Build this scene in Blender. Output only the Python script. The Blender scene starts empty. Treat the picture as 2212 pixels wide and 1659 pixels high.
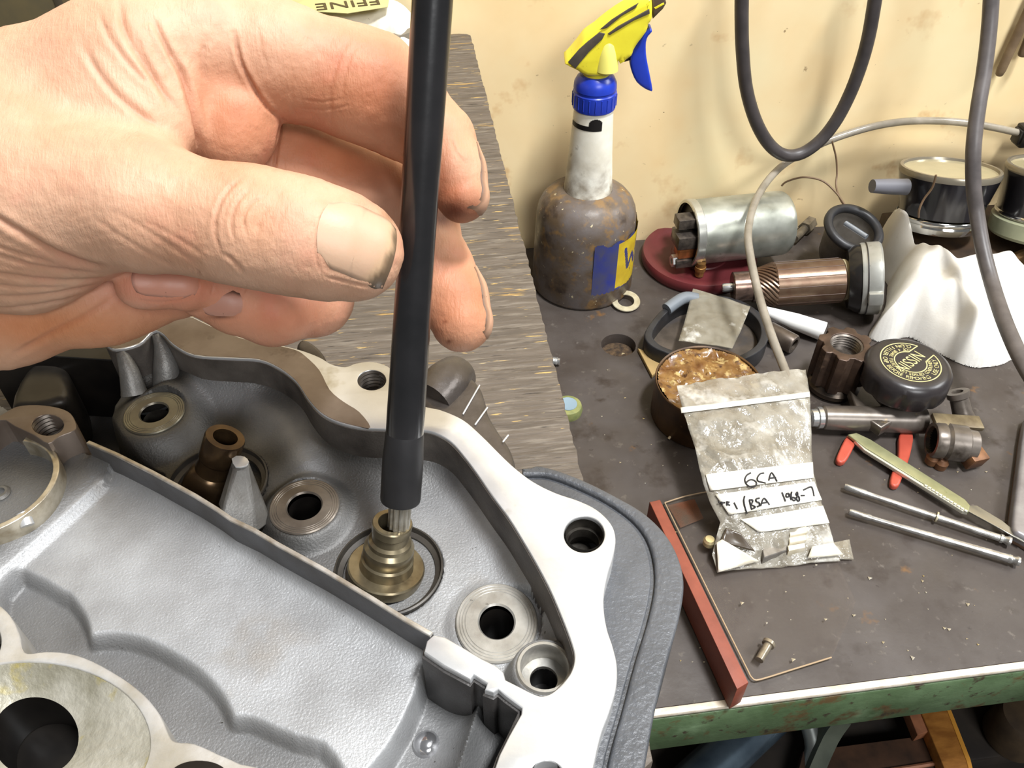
import bpy, bmesh, math, random
import numpy as np
from mathutils import Vector, Matrix, Euler
random.seed(7); RNG = np.random.default_rng(7)
SC = bpy.context.scene
COL = SC.collection
# ------------------------------------------------------------------ camera
W, H, F = 2212, 1659, 1800.0
DEP, YAW = math.radians(43.45), math.radians(7.43)
FWD = np.array([math.sin(YAW)*math.cos(DEP), math.cos(YAW)*math.cos(DEP), -math.sin(DEP)])
RGT = np.array([math.cos(YAW), -math.sin(YAW), 0.0])
UPV = np.cross(RGT, FWD)
CAM = np.array([0.0, 0.0, 0.476])
cd = bpy.data.cameras.new('camera'); co = bpy.data.objects.new('camera', cd); COL.objects.link(co)
cd.sensor_width = 36.0; cd.lens = 36.0*F/W; cd.clip_start = 0.01; cd.clip_end = 50
co.matrix_world = Matrix(((RGT[0], UPV[0], -FWD[0], CAM[0]), (RGT[1], UPV[1], -FWD[1], CAM[1]),
                          (RGT[2], UPV[2], -FWD[2], CAM[2]), (0, 0, 0, 1)))
SC.camera = co
cd.dof.use_dof = False
# ------------------------------------------------------------------ world, lamps, exposure
SC.view_settings.view_transform = 'Standard'
SC.view_settings.look = 'None'
SC.view_settings.gamma = 1.0
SC.view_settings.use_curve_mapping = False
SC.view_settings.exposure = 0.03
wd = bpy.data.worlds.new('workshop_ambient'); SC.world = wd; wd.use_nodes = True
wd.node_tree.nodes['Background'].inputs[0].default_value = (0.97, 0.985, 1.0, 1)
wd.node_tree.nodes['Background'].inputs[1].default_value = 0.16
def area(name, loc, target, sx, sy, power, col=(1, 1, 1)):
    l = bpy.data.lights.new(name, 'AREA'); l.shape = 'RECTANGLE'; l.size = sx; l.size_y = sy
    l.energy = power; l.color = col
    o = bpy.data.objects.new(name, l); COL.objects.link(o); o.location = loc
    d = Vector(target)-Vector(loc); o.rotation_euler = d.to_track_quat('-Z', 'Y').to_euler()
    return o
area('ceiling_strip_lamp', (0.55, -0.05, 2.1), (0.1, 0.25, 0.2), 0.50, 0.20, 64, (0.97, 0.985, 1.0))
area('fill_behind_camera', (0.55, -1.5, 1.6), (0.1, 0.5, 0.2), 1.0, 0.6, 30, (0.98, 0.99, 1.0))  # unseen fill lamp added to brighten the wall and the hand's front
area('lamp_to_the_right', (2.0, 0.25, 1.5), (0.3, 0.5, 0.1), 0.8, 0.4, 26, (0.97, 0.985, 1.0))

# ------------------------------------------------------------------ pixel -> world helpers (real planes / depths)
def ray(u, v): return FWD + RGT*((u-W/2)/F) - UPV*((v-H/2)/F)
def U(u, v, z):
    d = ray(u, v); return CAM + d*((z-CAM[2])/d[2])
def UY(u, v, y):
    d = ray(u, v); return CAM + d*((y-CAM[1])/d[1])
def UD(u, v, t): return CAM + ray(u, v)*t
def depth(p): return float((np.asarray(p)-CAM) @ FWD)
def PX(px, p): return px*depth(p)/F            # size in metres of px pixels at point p

# ------------------------------------------------------------------ materials
def lin(c):
    r = []
    for x in c[:3]:
        x = x/255.0
        r.append(x/12.92 if x <= 0.04045 else ((x+0.055)/1.055)**2.4)
    return (r[0], r[1], r[2], 1.0)
class NT:
    def __init__(s, m):
        s.t = m.node_tree; s.n = s.t.nodes; s.l = s.t.links
    def add(s, ty, **kw):
        n = s.n.new(ty)
        for k, v in kw.items(): setattr(n, k, v)
        return n
    def link(s, a, b): s.l.new(a, b)
    def noise(s, vec, scale, detail=5, rough=0.55, dist=0.0):
        n = s.add('ShaderNodeTexNoise'); n.inputs['Scale'].default_value = scale
        n.inputs['Detail'].default_value = detail; n.inputs['Roughness'].default_value = rough
        n.inputs['Distortion'].default_value = dist
        s.link(vec, n.inputs['Vector']); return n.outputs['Fac']
    def ramp(s, fac, lo, hi):
        n = s.add('ShaderNodeMapRange'); n.inputs[1].default_value = lo; n.inputs[2].default_value = hi
        n.clamp = True; s.link(fac, n.inputs[0]); return n.outputs[0]
    def mix(s, fac, a, b):
        n = s.add('ShaderNodeMix', data_type='RGBA')
        if hasattr(fac, 'default_value') or hasattr(fac, 'links'): s.link(fac, n.inputs[0])
        else: n.inputs[0].default_value = fac
        for v, i in ((a, 6), (b, 7)):
            if isinstance(v, tuple): n.inputs[i].default_value = v
            else: s.link(v, n.inputs[i])
        return n.outputs[2]
MATS = {}
def M(name, base, var=None, vs=60, vlo=0.35, vhi=0.65, rough=0.5, metal=0.0, bump=0.0, bs=300, bd=0.0006, spots=(),
      stretch=(1, 1, 1), rvar=0.0, alpha=1.0, trans=0.0, ior=1.45, sss=0.0, coat=0.0, spec=0.5, attr=None, gen=False):
    if name in MATS: return MATS[name]
    m = bpy.data.materials.new(name); m.use_nodes = True; MATS[name] = m
    t = NT(m); b = t.n['Principled BSDF']
    tc = t.add('ShaderNodeTexCoord'); mp = t.add('ShaderNodeMapping')
    mp.inputs['Scale'].default_value = stretch
    t.link(tc.outputs['Object'], mp.inputs[0]); vec = mp.outputs[0]
    c = lin(base)
    if var is not None:
        c = t.mix(t.ramp(t.noise(vec, vs, 6), vlo, vhi), c, lin(var))
    for (sc, ss, lo, hi) in spots:
        c = t.mix(t.ramp(t.noise(vec, ss, 4, 0.6), lo, hi), c, lin(sc))
    if attr:
        at = t.add('ShaderNodeVertexColor', layer_name=attr)
        mm = t.add('ShaderNodeMix', data_type='RGBA', blend_type='MULTIPLY'); mm.inputs[0].default_value = 1.0
        if isinstance(c, tuple): mm.inputs[6].default_value = c
        else: t.link(c, mm.inputs[6])
        t.link(at.outputs['Color'], mm.inputs[7]); c = mm.outputs[2]
    if isinstance(c, tuple): b.inputs['Base Color'].default_value = c
    else: t.link(c, b.inputs['Base Color'])
    b.inputs['Metallic'].default_value = metal
    if rvar:
        mr = t.add('ShaderNodeMapRange'); mr.inputs[1].default_value = 0.3; mr.inputs[2].default_value = 0.7
        mr.inputs[3].default_value = max(0.02, rough-rvar); mr.inputs[4].default_value = min(1, rough+rvar)
        t.link(t.noise(vec, vs*1.7, 5), mr.inputs[0]); t.link(mr.outputs[0], b.inputs['Roughness'])
    else: b.inputs['Roughness'].default_value = rough
    b.inputs['IOR'].default_value = ior
    b.inputs['Specular IOR Level'].default_value = spec
    b.inputs['Transmission Weight'].default_value = trans
    b.inputs['Alpha'].default_value = alpha
    b.inputs['Coat Weight'].default_value = coat; b.inputs['Coat Roughness'].default_value = 0.15
    if sss:
        b.inputs['Subsurface Weight'].default_value = sss
        b.inputs['Subsurface Radius'].default_value = (1.0, 0.35, 0.2)
        b.inputs['Subsurface Scale'].default_value = 0.0022
    if bump:
        bn = t.add('ShaderNodeBump'); bn.inputs['Strength'].default_value = bump; bn.inputs['Distance'].default_value = bd
        t.link(t.noise(vec, bs, 4), bn.inputs['Height']); t.link(bn.outputs[0], b.inputs['Normal'])
    return m

# ------------------------------------------------------------------ objects
def smooth(me, ang=35):
    for p in me.polygons: p.use_smooth = True
    try: me.set_sharp_from_angle(angle=math.radians(ang))
    except Exception: pass
def mesh(name, V, Fc, mat, parent=None, ang=35, sm=True):
    me = bpy.data.meshes.new(name)
    me.from_pydata([tuple(float(x) for x in v) for v in V], [], [tuple(int(i) for i in f) for f in Fc]); me.update()
    return link(name, me, mat, parent, ang, sm)
def link(name, me, mat, parent=None, ang=35, sm=True):
    bm = bmesh.new(); bm.from_mesh(me); bmesh.ops.recalc_face_normals(bm, faces=bm.faces); bm.to_mesh(me); bm.free()
    if sm: smooth(me, ang)
    o = bpy.data.objects.new(name, me); COL.objects.link(o)
    if mat: me.materials.append(mat)
    if parent: o.parent = parent
    return o
def tag(o, label=None, cat=None, group=None, kind=None):
    if label: o['label'] = label
    if cat: o['category'] = cat
    if group: o['group'] = group
    if kind: o['kind'] = kind
    return o
def thing(name, label, cat, loc=(0, 0, 0), rot=None, group=None):
    o = bpy.data.objects.new(name, None); COL.objects.link(o); o.empty_display_size = 0.02
    if rot is None: o.location = tuple(float(x) for x in loc)
    else:
        m = rot.to_matrix().to_4x4() if isinstance(rot, Euler) else rot.to_4x4()
        m.translation = Vector([float(x) for x in loc]); o.matrix_world = m
    return tag(o, label, cat, group)
def basis(zaxis, xhint=(1, 0, 0)):
    z = Vector([float(a) for a in zaxis]).normalized(); x = Vector(xhint); x = (x - z*x.dot(z)).normalized(); y = z.cross(x)
    return Matrix((x, y, z)).transposed()
def cr(P, n=6, closed=True):
    P = np.asarray(P, float); N = len(P); out = []
    rng = range(N) if closed else range(N-1)
    for i in rng:
        if closed: p0, p1, p2, p3 = P[i-1], P[i], P[(i+1) % N], P[(i+2) % N]
        else: p0, p1, p2, p3 = P[max(i-1, 0)], P[i], P[i+1], P[min(i+2, N-1)]
        for k in range(n):
            t = k/n
            out.append(0.5*((2*p1)+(-p0+p2)*t+(2*p0-5*p1+4*p2-p3)*t*t+(-p0+3*p1-3*p2+p3)*t**3))
    if not closed: out.append(P[-1])
    return np.array(out)
def UU(pts, z): return np.array([U(u, v, z)[:2] for u, v in pts])
def ext(name, loops, z0, z1, bev, mat, parent=None, org=(0, 0, 0), ang=30, res=2):
    """prism over outline loops (first outer, rest holes), bevelled edges; world XY, heights z0..z1"""
    cu = bpy.data.curves.new(name, 'CURVE'); cu.dimensions = '2D'; cu.fill_mode = 'BOTH'
    for L in loops:
        sp = cu.splines.new('POLY'); sp.points.add(len(L)-1)
        for p, q in zip(sp.points, L): p.co = (q[0]-org[0], q[1]-org[1], 0, 1)
        sp.use_cyclic_u = True
    cu.extrude = max((z1-z0)/2-bev, 1e-5); cu.bevel_depth = bev; cu.bevel_resolution = res; cu.offset = -bev
    tmp = bpy.data.objects.new(name, cu); COL.objects.link(tmp); bpy.context.view_layer.update()
    dg = bpy.context.evaluated_depsgraph_get()
    me = bpy.data.meshes.new_from_object(tmp.evaluated_get(dg))
    bpy.data.objects.remove(tmp); bpy.data.curves.remove(cu)
    me.transform(Matrix.Translation((0, 0, (z0+z1)/2-org[2])))
    me.materials.clear(); me.name = name
    bm = bmesh.new(); bm.from_mesh(me); bmesh.ops.remove_doubles(bm, verts=bm.verts, dist=1e-6); bm.to_mesh(me); bm.free()
    return link(name, me, mat, parent, ang)
def lathe_vf(prof, seg=40, close=True):
    V, Fc = [], []; n = len(prof)
    for i in range(seg):
        a = 2*math.pi*i/seg
        for r, z in prof: V.append((r*math.cos(a), r*math.sin(a), z))
    for i in range(seg):
        j = (i+1) % seg
        for k in range(n-1): Fc.append((i*n+k, j*n+k, j*n+k+1, i*n+k+1))
    return V, Fc
def lathe(name, prof, mat, parent=None, seg=40, ang=35, at=None):
    V, Fc = lathe_vf(prof, seg)
    if at is not None:
        R, T = at; V = [R @ Vector(v)+Vector([float(x) for x in T]) for v in V]
    me = bpy.data.meshes.new(name); me.from_pydata([tuple(v) for v in V], [], Fc)
    bm = bmesh.new(); bm.from_mesh(me); bmesh.ops.remove_doubles(bm, verts=bm.verts, dist=1e-7)
    bmesh.ops.dissolve_degenerate(bm, dist=1e-8, edges=bm.edges); bm.to_mesh(me); bm.free()
    return link(name, me, mat, parent, ang)
def tube_vf(P, r, seg=12, cap=True):
    P = np.asarray(P, float); n = len(P); r = np.full(n, r) if np.isscalar(r) else np.asarray(r)
    T = np.gradient(P, axis=0); T /= np.linalg.norm(T, axis=1)[:, None]
    a = np.array([0, 0, 1.0]) if abs(T[0][2]) < 0.9 else np.array([1.0, 0, 0])
    N = a-T[0]*(a @ T[0]); N /= np.linalg.norm(N); V, Fc = [], []
    for i in range(n):
        N = N-T[i]*(N @ T[i]); N /= np.linalg.norm(N); B = np.cross(T[i], N)
        for k in range(seg):
            t = 2*math.pi*k/seg; V.append(P[i]+(N*math.cos(t)+B*math.sin(t))*r[i])
    for i in range(n-1):
        for k in range(seg):
            k2 = (k+1) % seg; Fc.append((i*seg+k, i*seg+k2, (i+1)*seg+k2, (i+1)*seg+k))
    if cap: Fc.append(tuple(range(seg))[::-1]); Fc.append(tuple((n-1)*seg+k for k in range(seg)))
    return V, Fc
def tube(name, P, r, mat, parent=None, seg=12, n=6, closed=False, org=None, cap=True):
    P = cr(P, n, False) if n > 1 else np.asarray(P, float)
    if not np.isscalar(r): r = np.interp(np.linspace(0, 1, len(P)), np.linspace(0, 1, len(r)), r)
    if org is not None: P = P-np.asarray(org)
    V, Fc = tube_vf(P, r, seg, cap); return mesh(name, V, Fc, mat, parent, 50)
def box_vf(x0, x1, y0, y1, z0, z1):
    V = [(x, y, z) for z in (z0, z1) for y in (y0, y1) for x in (x0, x1)]
    return V, [(0, 2, 3, 1), (4, 5, 7, 6), (0, 1, 5, 4), (2, 6, 7, 3), (0, 4, 6, 2), (1, 3, 7, 5)]
def box(name, x0, x1, y0, y1, z0, z1, mat, parent=None, bev=0.0, R=None, T=None):
    V, Fc = box_vf(x0, x1, y0, y1, z0, z1)
    me = bpy.data.meshes.new(name); me.from_pydata(V, [], Fc)
    if bev:
        bm = bmesh.new(); bm.from_mesh(me)
        bmesh.ops.bevel(bm, geom=list(bm.edges), offset=bev, segments=2, affect='EDGES', profile=0.5); bm.to_mesh(me); bm.free()
    if R is not None:
        m = R.to_4x4(); m.translation = Vector([float(x) for x in (T if T is not None else (0, 0, 0))]); me.transform(m)
    return link(name, me, mat, parent, 40)
def ell(cu, cv, ru, rv, n=40, rot=0.0):
    c, s = math.cos(rot), math.sin(rot)
    return [(cu+ru*math.cos(a)*c-rv*math.sin(a)*s, cv+ru*math.cos(a)*s+rv*math.sin(a)*c)
            for a in (2*math.pi*i/n for i in range(n))]
def pdist(X, Y, poly, closed=True):
    """unsigned distance of grid points to polyline"""
    P = np.asarray(poly, float); Q = np.roll(P, -1, 0) if closed else P[1:]
    if not closed: P = P[:-1]
    d = np.full(X.shape, 1e9)
    for a, b in zip(P, Q):
        ab = b-a; L = ab @ ab+1e-18
        t = np.clip(((X-a[0])*ab[0]+(Y-a[1])*ab[1])/L, 0, 1)
        d = np.minimum(d, (X-a[0]-t*ab[0])**2+(Y-a[1]-t*ab[1])**2)
    return np.sqrt(d)
def inside(X, Y, poly):
    P = np.asarray(poly, float); r = np.zeros(X.shape, bool)
    for a, b in zip(P, np.roll(P, -1, 0)):
        c = ((a[1] > Y) != (b[1] > Y)) & (X < (b[0]-a[0])*(Y-a[1])/(b[1]-a[1]+1e-18)+a[0]); r ^= c
    return r
def sdf2(X, Y, poly):
    d = pdist(X, Y, poly); return np.where(inside(X, Y, poly), -d, d)
def sstep(x, a, b):
    t = np.clip((x-a)/(b-a), 0, 1); return t*t*(3-2*t)
def vnoise(X, Y, s, seed=0):
    """cheap smooth value noise for geometry"""
    r = np.random.default_rng(seed); T = r.random((64, 64))
    x, y = X*s, Y*s; xi, yi = np.floor(x).astype(int), np.floor(y).astype(int)
    fx, fy = x-xi, y-yi; fx = fx*fx*(3-2*fx); fy = fy*fy*(3-2*fy)
    g = lambda i, j: T[i % 64, j % 64]
    return (g(xi, yi)*(1-fx)+g(xi+1, yi)*fx)*(1-fy)+(g(xi, yi+1)*(1-fx)+g(xi+1, yi+1)*fx)*fy
def grid_faces(mask):
    """faces of grid cells whose four corners are in the mask; returns faces and index map"""
    ny, nx = mask.shape; idx = -np.ones(mask.shape, int); idx[mask] = np.arange(mask.sum())
    c = mask[:-1, :-1] & mask[1:, :-1] & mask[:-1, 1:] & mask[1:, 1:]
    j, i = np.nonzero(c)
    return np.stack([idx[j, i], idx[j, i+1], idx[j+1, i+1], idx[j+1, i]], 1), idx
def snap(X, Y, sd, st):
    """grid mask whose border vertices are pulled onto the outline"""
    mk = sd < st*0.75; gy_, gx_ = np.gradient(sd, st); n = np.hypot(gx_, gy_)+1e-9; k = np.where(sd > -st*0.75, sd, 0.0)
    return mk, X-gx_/n*k, Y-gy_/n*k
def text_mesh(s, size, extr=0.0002, align='CENTER'):
    cu = bpy.data.curves.new('text', 'FONT'); cu.body = s; cu.size = size; cu.extrude = extr; cu.align_x = align; cu.align_y = 'CENTER'
    cu.resolution_u = 3
    tmp = bpy.data.objects.new('text', cu); COL.objects.link(tmp); bpy.context.view_layer.update()
    me = bpy.data.meshes.new_from_object(tmp.evaluated_get(bpy.context.evaluated_depsgraph_get()))
    bpy.data.objects.remove(tmp); bpy.data.curves.remove(cu); return me
# ================================================================== SETTING
ZB = 0.218            # top of the raised plywood board
ZF = 0.268            # flange plane of the casing
YW = 0.693            # wall
YB = 0.2108           # front edge of the bench
wallm = M('plywood_wall', (242, 219, 173), (234, 206, 156), vs=9, bump=0.10, bs=160, rough=0.5,
          spots=[((200, 150, 92), 22, 0.60, 0.76), ((120, 84, 46), 75, 0.68, 0.74), ((110, 80, 50), 190, 0.74, 0.77), ((236, 220, 176), 5, 0.5, 0.7)])
w = mesh('wall_back', *box_vf(-1.6, 2.2, YW, YW+0.02, -0.9, 1.3), wallm, sm=False); tag(w, kind='structure')
fl = mesh('floor', *box_vf(-1.6, 2.2, -1.5, YW, -0.92, -0.9), M('floor_concrete', (62, 56, 50), (40, 36, 33), vs=6, rough=0.9), sm=False)
tag(fl, kind='structure')
# ------------------------------------------------------------------ workbench
bench = thing('workbench', 'long workbench with a stained grey-brown top, pale worn lip and chipped green front rail', 'workbench', (0.4, 0.45, 0))
bo = (0.4, 0.45, 0)
topm = M('bench_top', (69, 62, 57), (58, 50, 45), vs=22, rough=0.55, rvar=0.12, bump=0.25, bs=240, bd=0.0005,
         spots=[((80, 74, 71), 9, 0.48, 0.7), ((52, 43, 37), 40, 0.56, 0.70), ((104, 74, 40), 34, 0.67, 0.75), ((90, 83, 76), 120, 0.62, 0.72), ((48, 40, 35), 110, 0.68, 0.74),
                ((190, 180, 165), 420, 0.80, 0.83)])
def rect(x0, x1, y0, y1): return [(x0, y0), (x1, y0), (x1, y1), (x0, y1)]
hc = U(1336, 745, 0)
hole = [(hc[0]+0.0150*math.cos(a), hc[1]+0.0150*math.sin(a)) for a in np.linspace(0, 2*math.pi, 33)[:-1]]
ext('top', [rect(-1.2, 1.5, YB+0.0013, YW-0.0005), hole], -0.018, 0.0, 0.0004, topm, bench, bo)
lipm = M('worn_edge_strip', (226, 216, 200), (196, 182, 160), vs=90, rough=0.4, bump=0.3, bs=500, spots=[((120, 96, 70), 140, 0.66, 0.72)])
box('edge_strip', -1.2-0.4, 1.5-0.4, YB-0.45-0.0035, YB-0.45+0.0012, -0.0035, 0.0006, lipm, bench, 0.0012)
greenm = M('chipped_green_paint', (98, 120, 86), (76, 96, 64), vs=26, rough=0.5, bump=0.4, bs=120, bd=0.001,
           spots=[((92, 74, 46), 38, 0.55, 0.63), ((124, 148, 112), 20, 0.6, 0.75), ((66, 58, 44), 90, 0.60, 0.67)])
box('front_rail', -1.2-0.4, 1.5-0.4, YB-0.45-0.004, YB-0.45+0.028, -0.048, -0.0040, greenm, bench, 0.002)
darkw = M('dark_oily_timber', (46, 38, 30), (30, 24, 20), vs=30, rough=0.7)
for x in (-1.0, 1.3):
    for y in (0.30, 0.62): box('leg', x-0.4-0.03, x-0.4+0.03, y-0.45-0.03, y-0.45+0.03, -0.9, -0.0185, darkw, bench, 0.003)
box('hole_floor', hc[0]-0.4-0.02, hc[0]-0.4+0.02, hc[1]-0.45-0.02, hc[1]-0.45+0.02, -0.0195, -0.0105,
    M('hole_dirt', (96, 76, 54), (50, 40, 32), vs=200, rough=0.9, bump=0.8, bs=300, bd=0.002), bench, 0.003)
# ------------------------------------------------------------------ raised plywood board on blocks
board = thing('plywood_board', 'raised dark-stained plywood board with worn ochre grain under the metal casing', 'board', (-0.1, 0.4, ZB))
bdo = (-0.1, 0.4, ZB)
bdm = M('worn_stained_plywood', (92, 83, 74), (72, 64, 56), vs=90, stretch=(0.26, 2.4, 1), rough=0.55, rvar=0.12, bump=0.6, bs=240, bd=0.0008,
        spots=[((108, 100, 90), 170, 0.52, 0.66), ((46, 40, 36), 230, 0.60, 0.68), ((172, 144, 88), 190, 0.64, 0.67), ((146, 118, 70), 70, 0.62, 0.67), ((196, 178, 130), 330, 0.70, 0.72)])
bdx = M('plywood_edge', (200, 160, 92), (160, 118, 62), vs=120, stretch=(1, 1, 6), rough=0.8, bump=0.6, bs=260)
e = []
r2 = np.random.default_rng(3)
for y in np.linspace(0.099, 0.680, 150): e.append((0.0567-0.0024*(y-0.1)+(r2.random()-0.5)*0.0011, y))
e += [(0.0525, 0.6835), (0.046, 0.685)]
ext('panel', [e+[(-0.52, 0.685), (-0.52, 0.095), (0.050, 0.095)]], ZB-0.010, ZB, 0.0006, bdm, board, bdo, res=1)
ext('ply', [[(0.0560-0.0024*(y-0.1)+(r2.random()-0.5)*0.0016, y) for y in np.linspace(0.0985, 0.682, 110)]+[(-0.519, 0.682), (-0.519, 0.0955), (0.050, 0.0955)]],
    ZB-0.019, ZB-0.0101, 0.0005, bdx, board, bdo, res=1)
for (x0, x1) in ((-0.50, -0.44), (-0.03, 0.02)):
    box('support_block', x0+0.1, x1+0.1, 0.24-0.4, 0.64-0.4, -ZB+0.0002, -0.0193, darkw, board, 0.003)

# ================================================================== CASING (one casting, several parts)
cas = thing('engine_side_casing', 'grey cast metal engine casing with bright machined rim lying open on the plywood board', 'engine casing', (0.0, 0.2, ZB))
cs0 = (0.0, 0.2, ZB)
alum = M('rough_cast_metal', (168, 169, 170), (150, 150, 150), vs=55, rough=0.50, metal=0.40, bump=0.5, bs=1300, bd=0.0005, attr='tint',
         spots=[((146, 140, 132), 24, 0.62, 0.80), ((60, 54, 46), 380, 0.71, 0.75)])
alum2 = M('cast_rib_metal', (122, 121, 118), (98, 95, 90), vs=80, rough=0.45, metal=0.4, bump=0.4, bs=1200, bd=0.0004)
rimm = M('machined_rim_metal', (212, 213, 214), (194, 194, 193), vs=40, rough=0.30, metal=0.55, bump=0.12, bs=300, bd=0.0004,
         spots=[((158, 150, 126), 55, 0.61, 0.78), ((120, 110, 96), 300, 0.74, 0.8)])
brown = M('oil_stained_rim', (128, 116, 106), (98, 84, 74), vs=34, rough=0.40, metal=0.45, bump=0.15, bs=300, bd=0.0004,
          spots=[((74, 62, 52), 70, 0.62, 0.74), ((176, 168, 156), 26, 0.60, 0.74)])
darkp = M('dark_grey_crackle_paint', (74, 76, 80), (60, 62, 66), vs=50, rough=0.40, bump=0.6, bs=520, bd=0.0007, spots=[((92, 94, 98), 14, 0.5, 0.8)])
blackin = M('unlit_black_inside', (26, 23, 20), (14, 12, 11), vs=60, rough=0.35)  # black stands in for the unlit depth of holes and recesses
# --- flange outlines in picture coordinates, laid onto the flange plane
inner_px = [(229, 745), (250, 755), (300, 743), (330, 716), (352, 722), (375, 745), (420, 768), (500, 774), (560, 778), (603, 796), (640, 825),
            (665, 862), (690, 890), (722, 909), (772, 923), (840, 927), (911, 929), (945, 937), (975, 955), (1002, 985), (1030, 1022), (1063, 1070),
            (1100, 1120), (1132, 1172), (1162, 1224), (1190, 1278), (1214, 1335), (1234, 1388), (1241, 1420), (1234, 1450), (1216, 1475), (1192, 1496),
            (1170, 1503), (1150, 1497), (1120, 1482), (1092, 1468)]
pad_px = [(1088, 1452), (1072, 1438), (1040, 1422), (1000, 1398), (962, 1376), (937, 1371), (922, 1384), (916, 1408), (960, 1438), (1016, 1468), (1023, 1457),
          (1052, 1476), (1047, 1490), (1066, 1496), (1076, 1489), (1092, 1503), (1127, 1529), (1126, 1542), (1100, 1588), (1079, 1630), (1055, 1700)]
outer_px = [(1274, 1700), (1286, 1640), (1300, 1582), (1316, 1540), (1331, 1488), (1333, 1440), (1325, 1400), (1312, 1360), (1305, 1320), (1305, 1282),
            (1313, 1240), (1325, 1200), (1330, 1162), (1320, 1131), (1290, 1101), (1250, 1081), (1200, 1064), (1152, 1040), (1112, 1010), (1080, 980),
            (1040, 940), (1000, 906), (952, 885), (915, 876), (880, 850), (862, 815), (838, 791), (805, 781), (770, 784), (745, 792), (716, 786), (690, 771),
            (650, 756), (600, 744), (520, 728), (450, 700), (400, 680), (330, 690), (260, 700), (215, 715)]
innerW = cr(UU(inner_px, ZF), 4, False); outerW = cr(UU(outer_px, ZF), 4, False); padW = UU(pad_px, ZF)
flW = np.concatenate([outerW, innerW, padW])
h_thread = UU(ell(803, 821, 30, 21), ZF); h_bolt = UU(ell(1262, 1154, 43.5, 38.5), ZF); h_low = UU(ell(1181, 1672, 34, 28), ZF)
ext('rim', [flW, h_thread, h_bolt, h_low], ZF-0.036, ZF, 0.0005, rimm, cas, cs0)
# the oil-stained upper left stretch of the same rim is a thin film patch
st_px = [(229, 743), (250, 753), (300, 741), (330, 714), (352, 720), (375, 743), (420, 766), (500, 772), (560, 776), (603, 794), (640, 823), (665, 860), (690, 888),
         (722, 907), (772, 921), (800, 923), (776, 890), (742, 868), (712, 842), (690, 800), (660, 770), (640, 757), (600, 747), (520, 731), (450, 703), (400, 683), (330, 693), (260, 703), (218, 717)]
ext('oil_stain', [cr(UU(st_px, ZF), 3)], ZF-0.0004, ZF+0.00012, 0.00005, brown, cas, cs0, res=0)
# threaded inside of the rim holes
def bore(name, cx, cy, rx, depthv, mat, ribs=0, z=ZF):
    c = U(cx, cy, z); r = PX(rx, c); pr = []
    n = max(2, ribs*2)
    for k in range(n+1):
        rr = r*(0.985 if not ribs else (0.99 if k % 2 == 0 else 0.90)); pr.append((rr, -depthv*k/n))
    pr += [(r*0.5, -depthv*1.03), (0, -depthv*1.03)]
    return lathe(name, pr, mat, cas, 32, 25, (Matrix.Identity(3), (c[0]-cs0[0], c[1]-cs0[1], z-cs0[2])))
dkmetal = M('dark_bore_metal', (70, 66, 60), (40, 36, 32), vs=200, rough=0.35, metal=0.6)
bore('threaded_bore', 803, 821, 30, 0.010, M('thread_metal', (120, 112, 104), (84, 76, 68), vs=150, rough=0.4, metal=0.5), 6)
bore('bolt_bore', 1262, 1154, 41, 0.012, dkmetal)
bore('lower_bore', 1181, 1672, 32, 0.012, dkmetal)
lathe('bore_collar', [(0.0062, -0.004), (0.0048, -0.004), (0.0046, -0.0075)], dkmetal, cas, 32, 30, (Matrix.Identity(3), U(1262, 1154, ZF)-np.array(cs0)))

# --- interior: one height field for floor, pits, fillets
ZU, ZL = ZF-0.021, ZF-0.0155          # upper chamber floor, lower chamber floor
st = 0.00055
gx = np.arange(-0.190, 0.066, st); gy = np.arange(0.085, 0.300, st); X, Y = np.meshgrid(gx, gy)
part_px = [(932, 1371), (880, 1341), (800, 1291), (700, 1231), (600, 1176), (550, 1146), (500, 1122), (470, 1101), (420, 1070), (330, 1021), (250, 981), (190, 955)]
partW = UU(part_px, ZF-0.002)
dP = pdist(X, Y, partW, False)
ax_, ay_ = partW[0]; bx_, by_ = partW[-1]
side = (bx_-ax_)*(Y-ay_)-(by_-ay_)*(X-ax_)        # <0 : upper chamber side
dv = partW[-1]-partW[0]; dv /= np.linalg.norm(dv); nv_ = np.array([dv[1], -dv[0]])
if nv_[1] < 0: nv_ = -nv_
upper = inside(X, Y, np.concatenate([[partW[0]-dv*0.4], partW, [partW[-1]+dv*0.4, partW[-1]+dv*0.4+nv_*0.6, partW[0]-dv*0.4+nv_*0.6]]))
dI = pdist(X, Y, innerW, False)
Z = np.full(X.shape, ZU)
# gentle swell of the upper floor, moulded fillets along walls
Z += 0.0022*(vnoise(X, Y, 38, 4)-0.5)
Z += 0.006*np.exp(-dI/0.0040)
bc2 = U(657, 1092, ZF-0.016); bc3 = U(1073, 1342, ZF-0.019); bc1 = U(333, 891, ZF-0.014); bc4 = U(1176, 1440, ZF-0.010)
for c, r, hh, wv in ((bc2, 0.0118, ZF-0.0165, 0.006), (bc3, 0.0128, ZF-0.0200, 0.004), (bc1, 0.0118, ZF-0.0145, 0.010), (bc4, 0.0085, ZF-0.0105, 0.0035)):
    d = np.hypot(X-c[0], Y-c[1]); k = 1-sstep(d, r*0.98, r+wv); Z = Z*(1-k)+np.maximum(Z, hh)*k
ridge = UU([(380, 855), (450, 850), (540, 870), (620, 930), (660, 1010)], ZU)
Z += 0.0042*np.exp(-(pdist(X, Y, ridge, False)/0.0075)**2)
# spindle seats
sc1 = U(840, 1230, ZU); sc2 = U(470, 1045, ZU)
for c, r, dp in ((sc1, 0.0178, 0.0022), (sc2, 0.0175, 0.006)):
    d = np.hypot(X-c[0], Y-c[1]); k = 1-sstep(d, r-0.0006, r); Z = Z*(1-k)+(ZU-dp)*k
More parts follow.
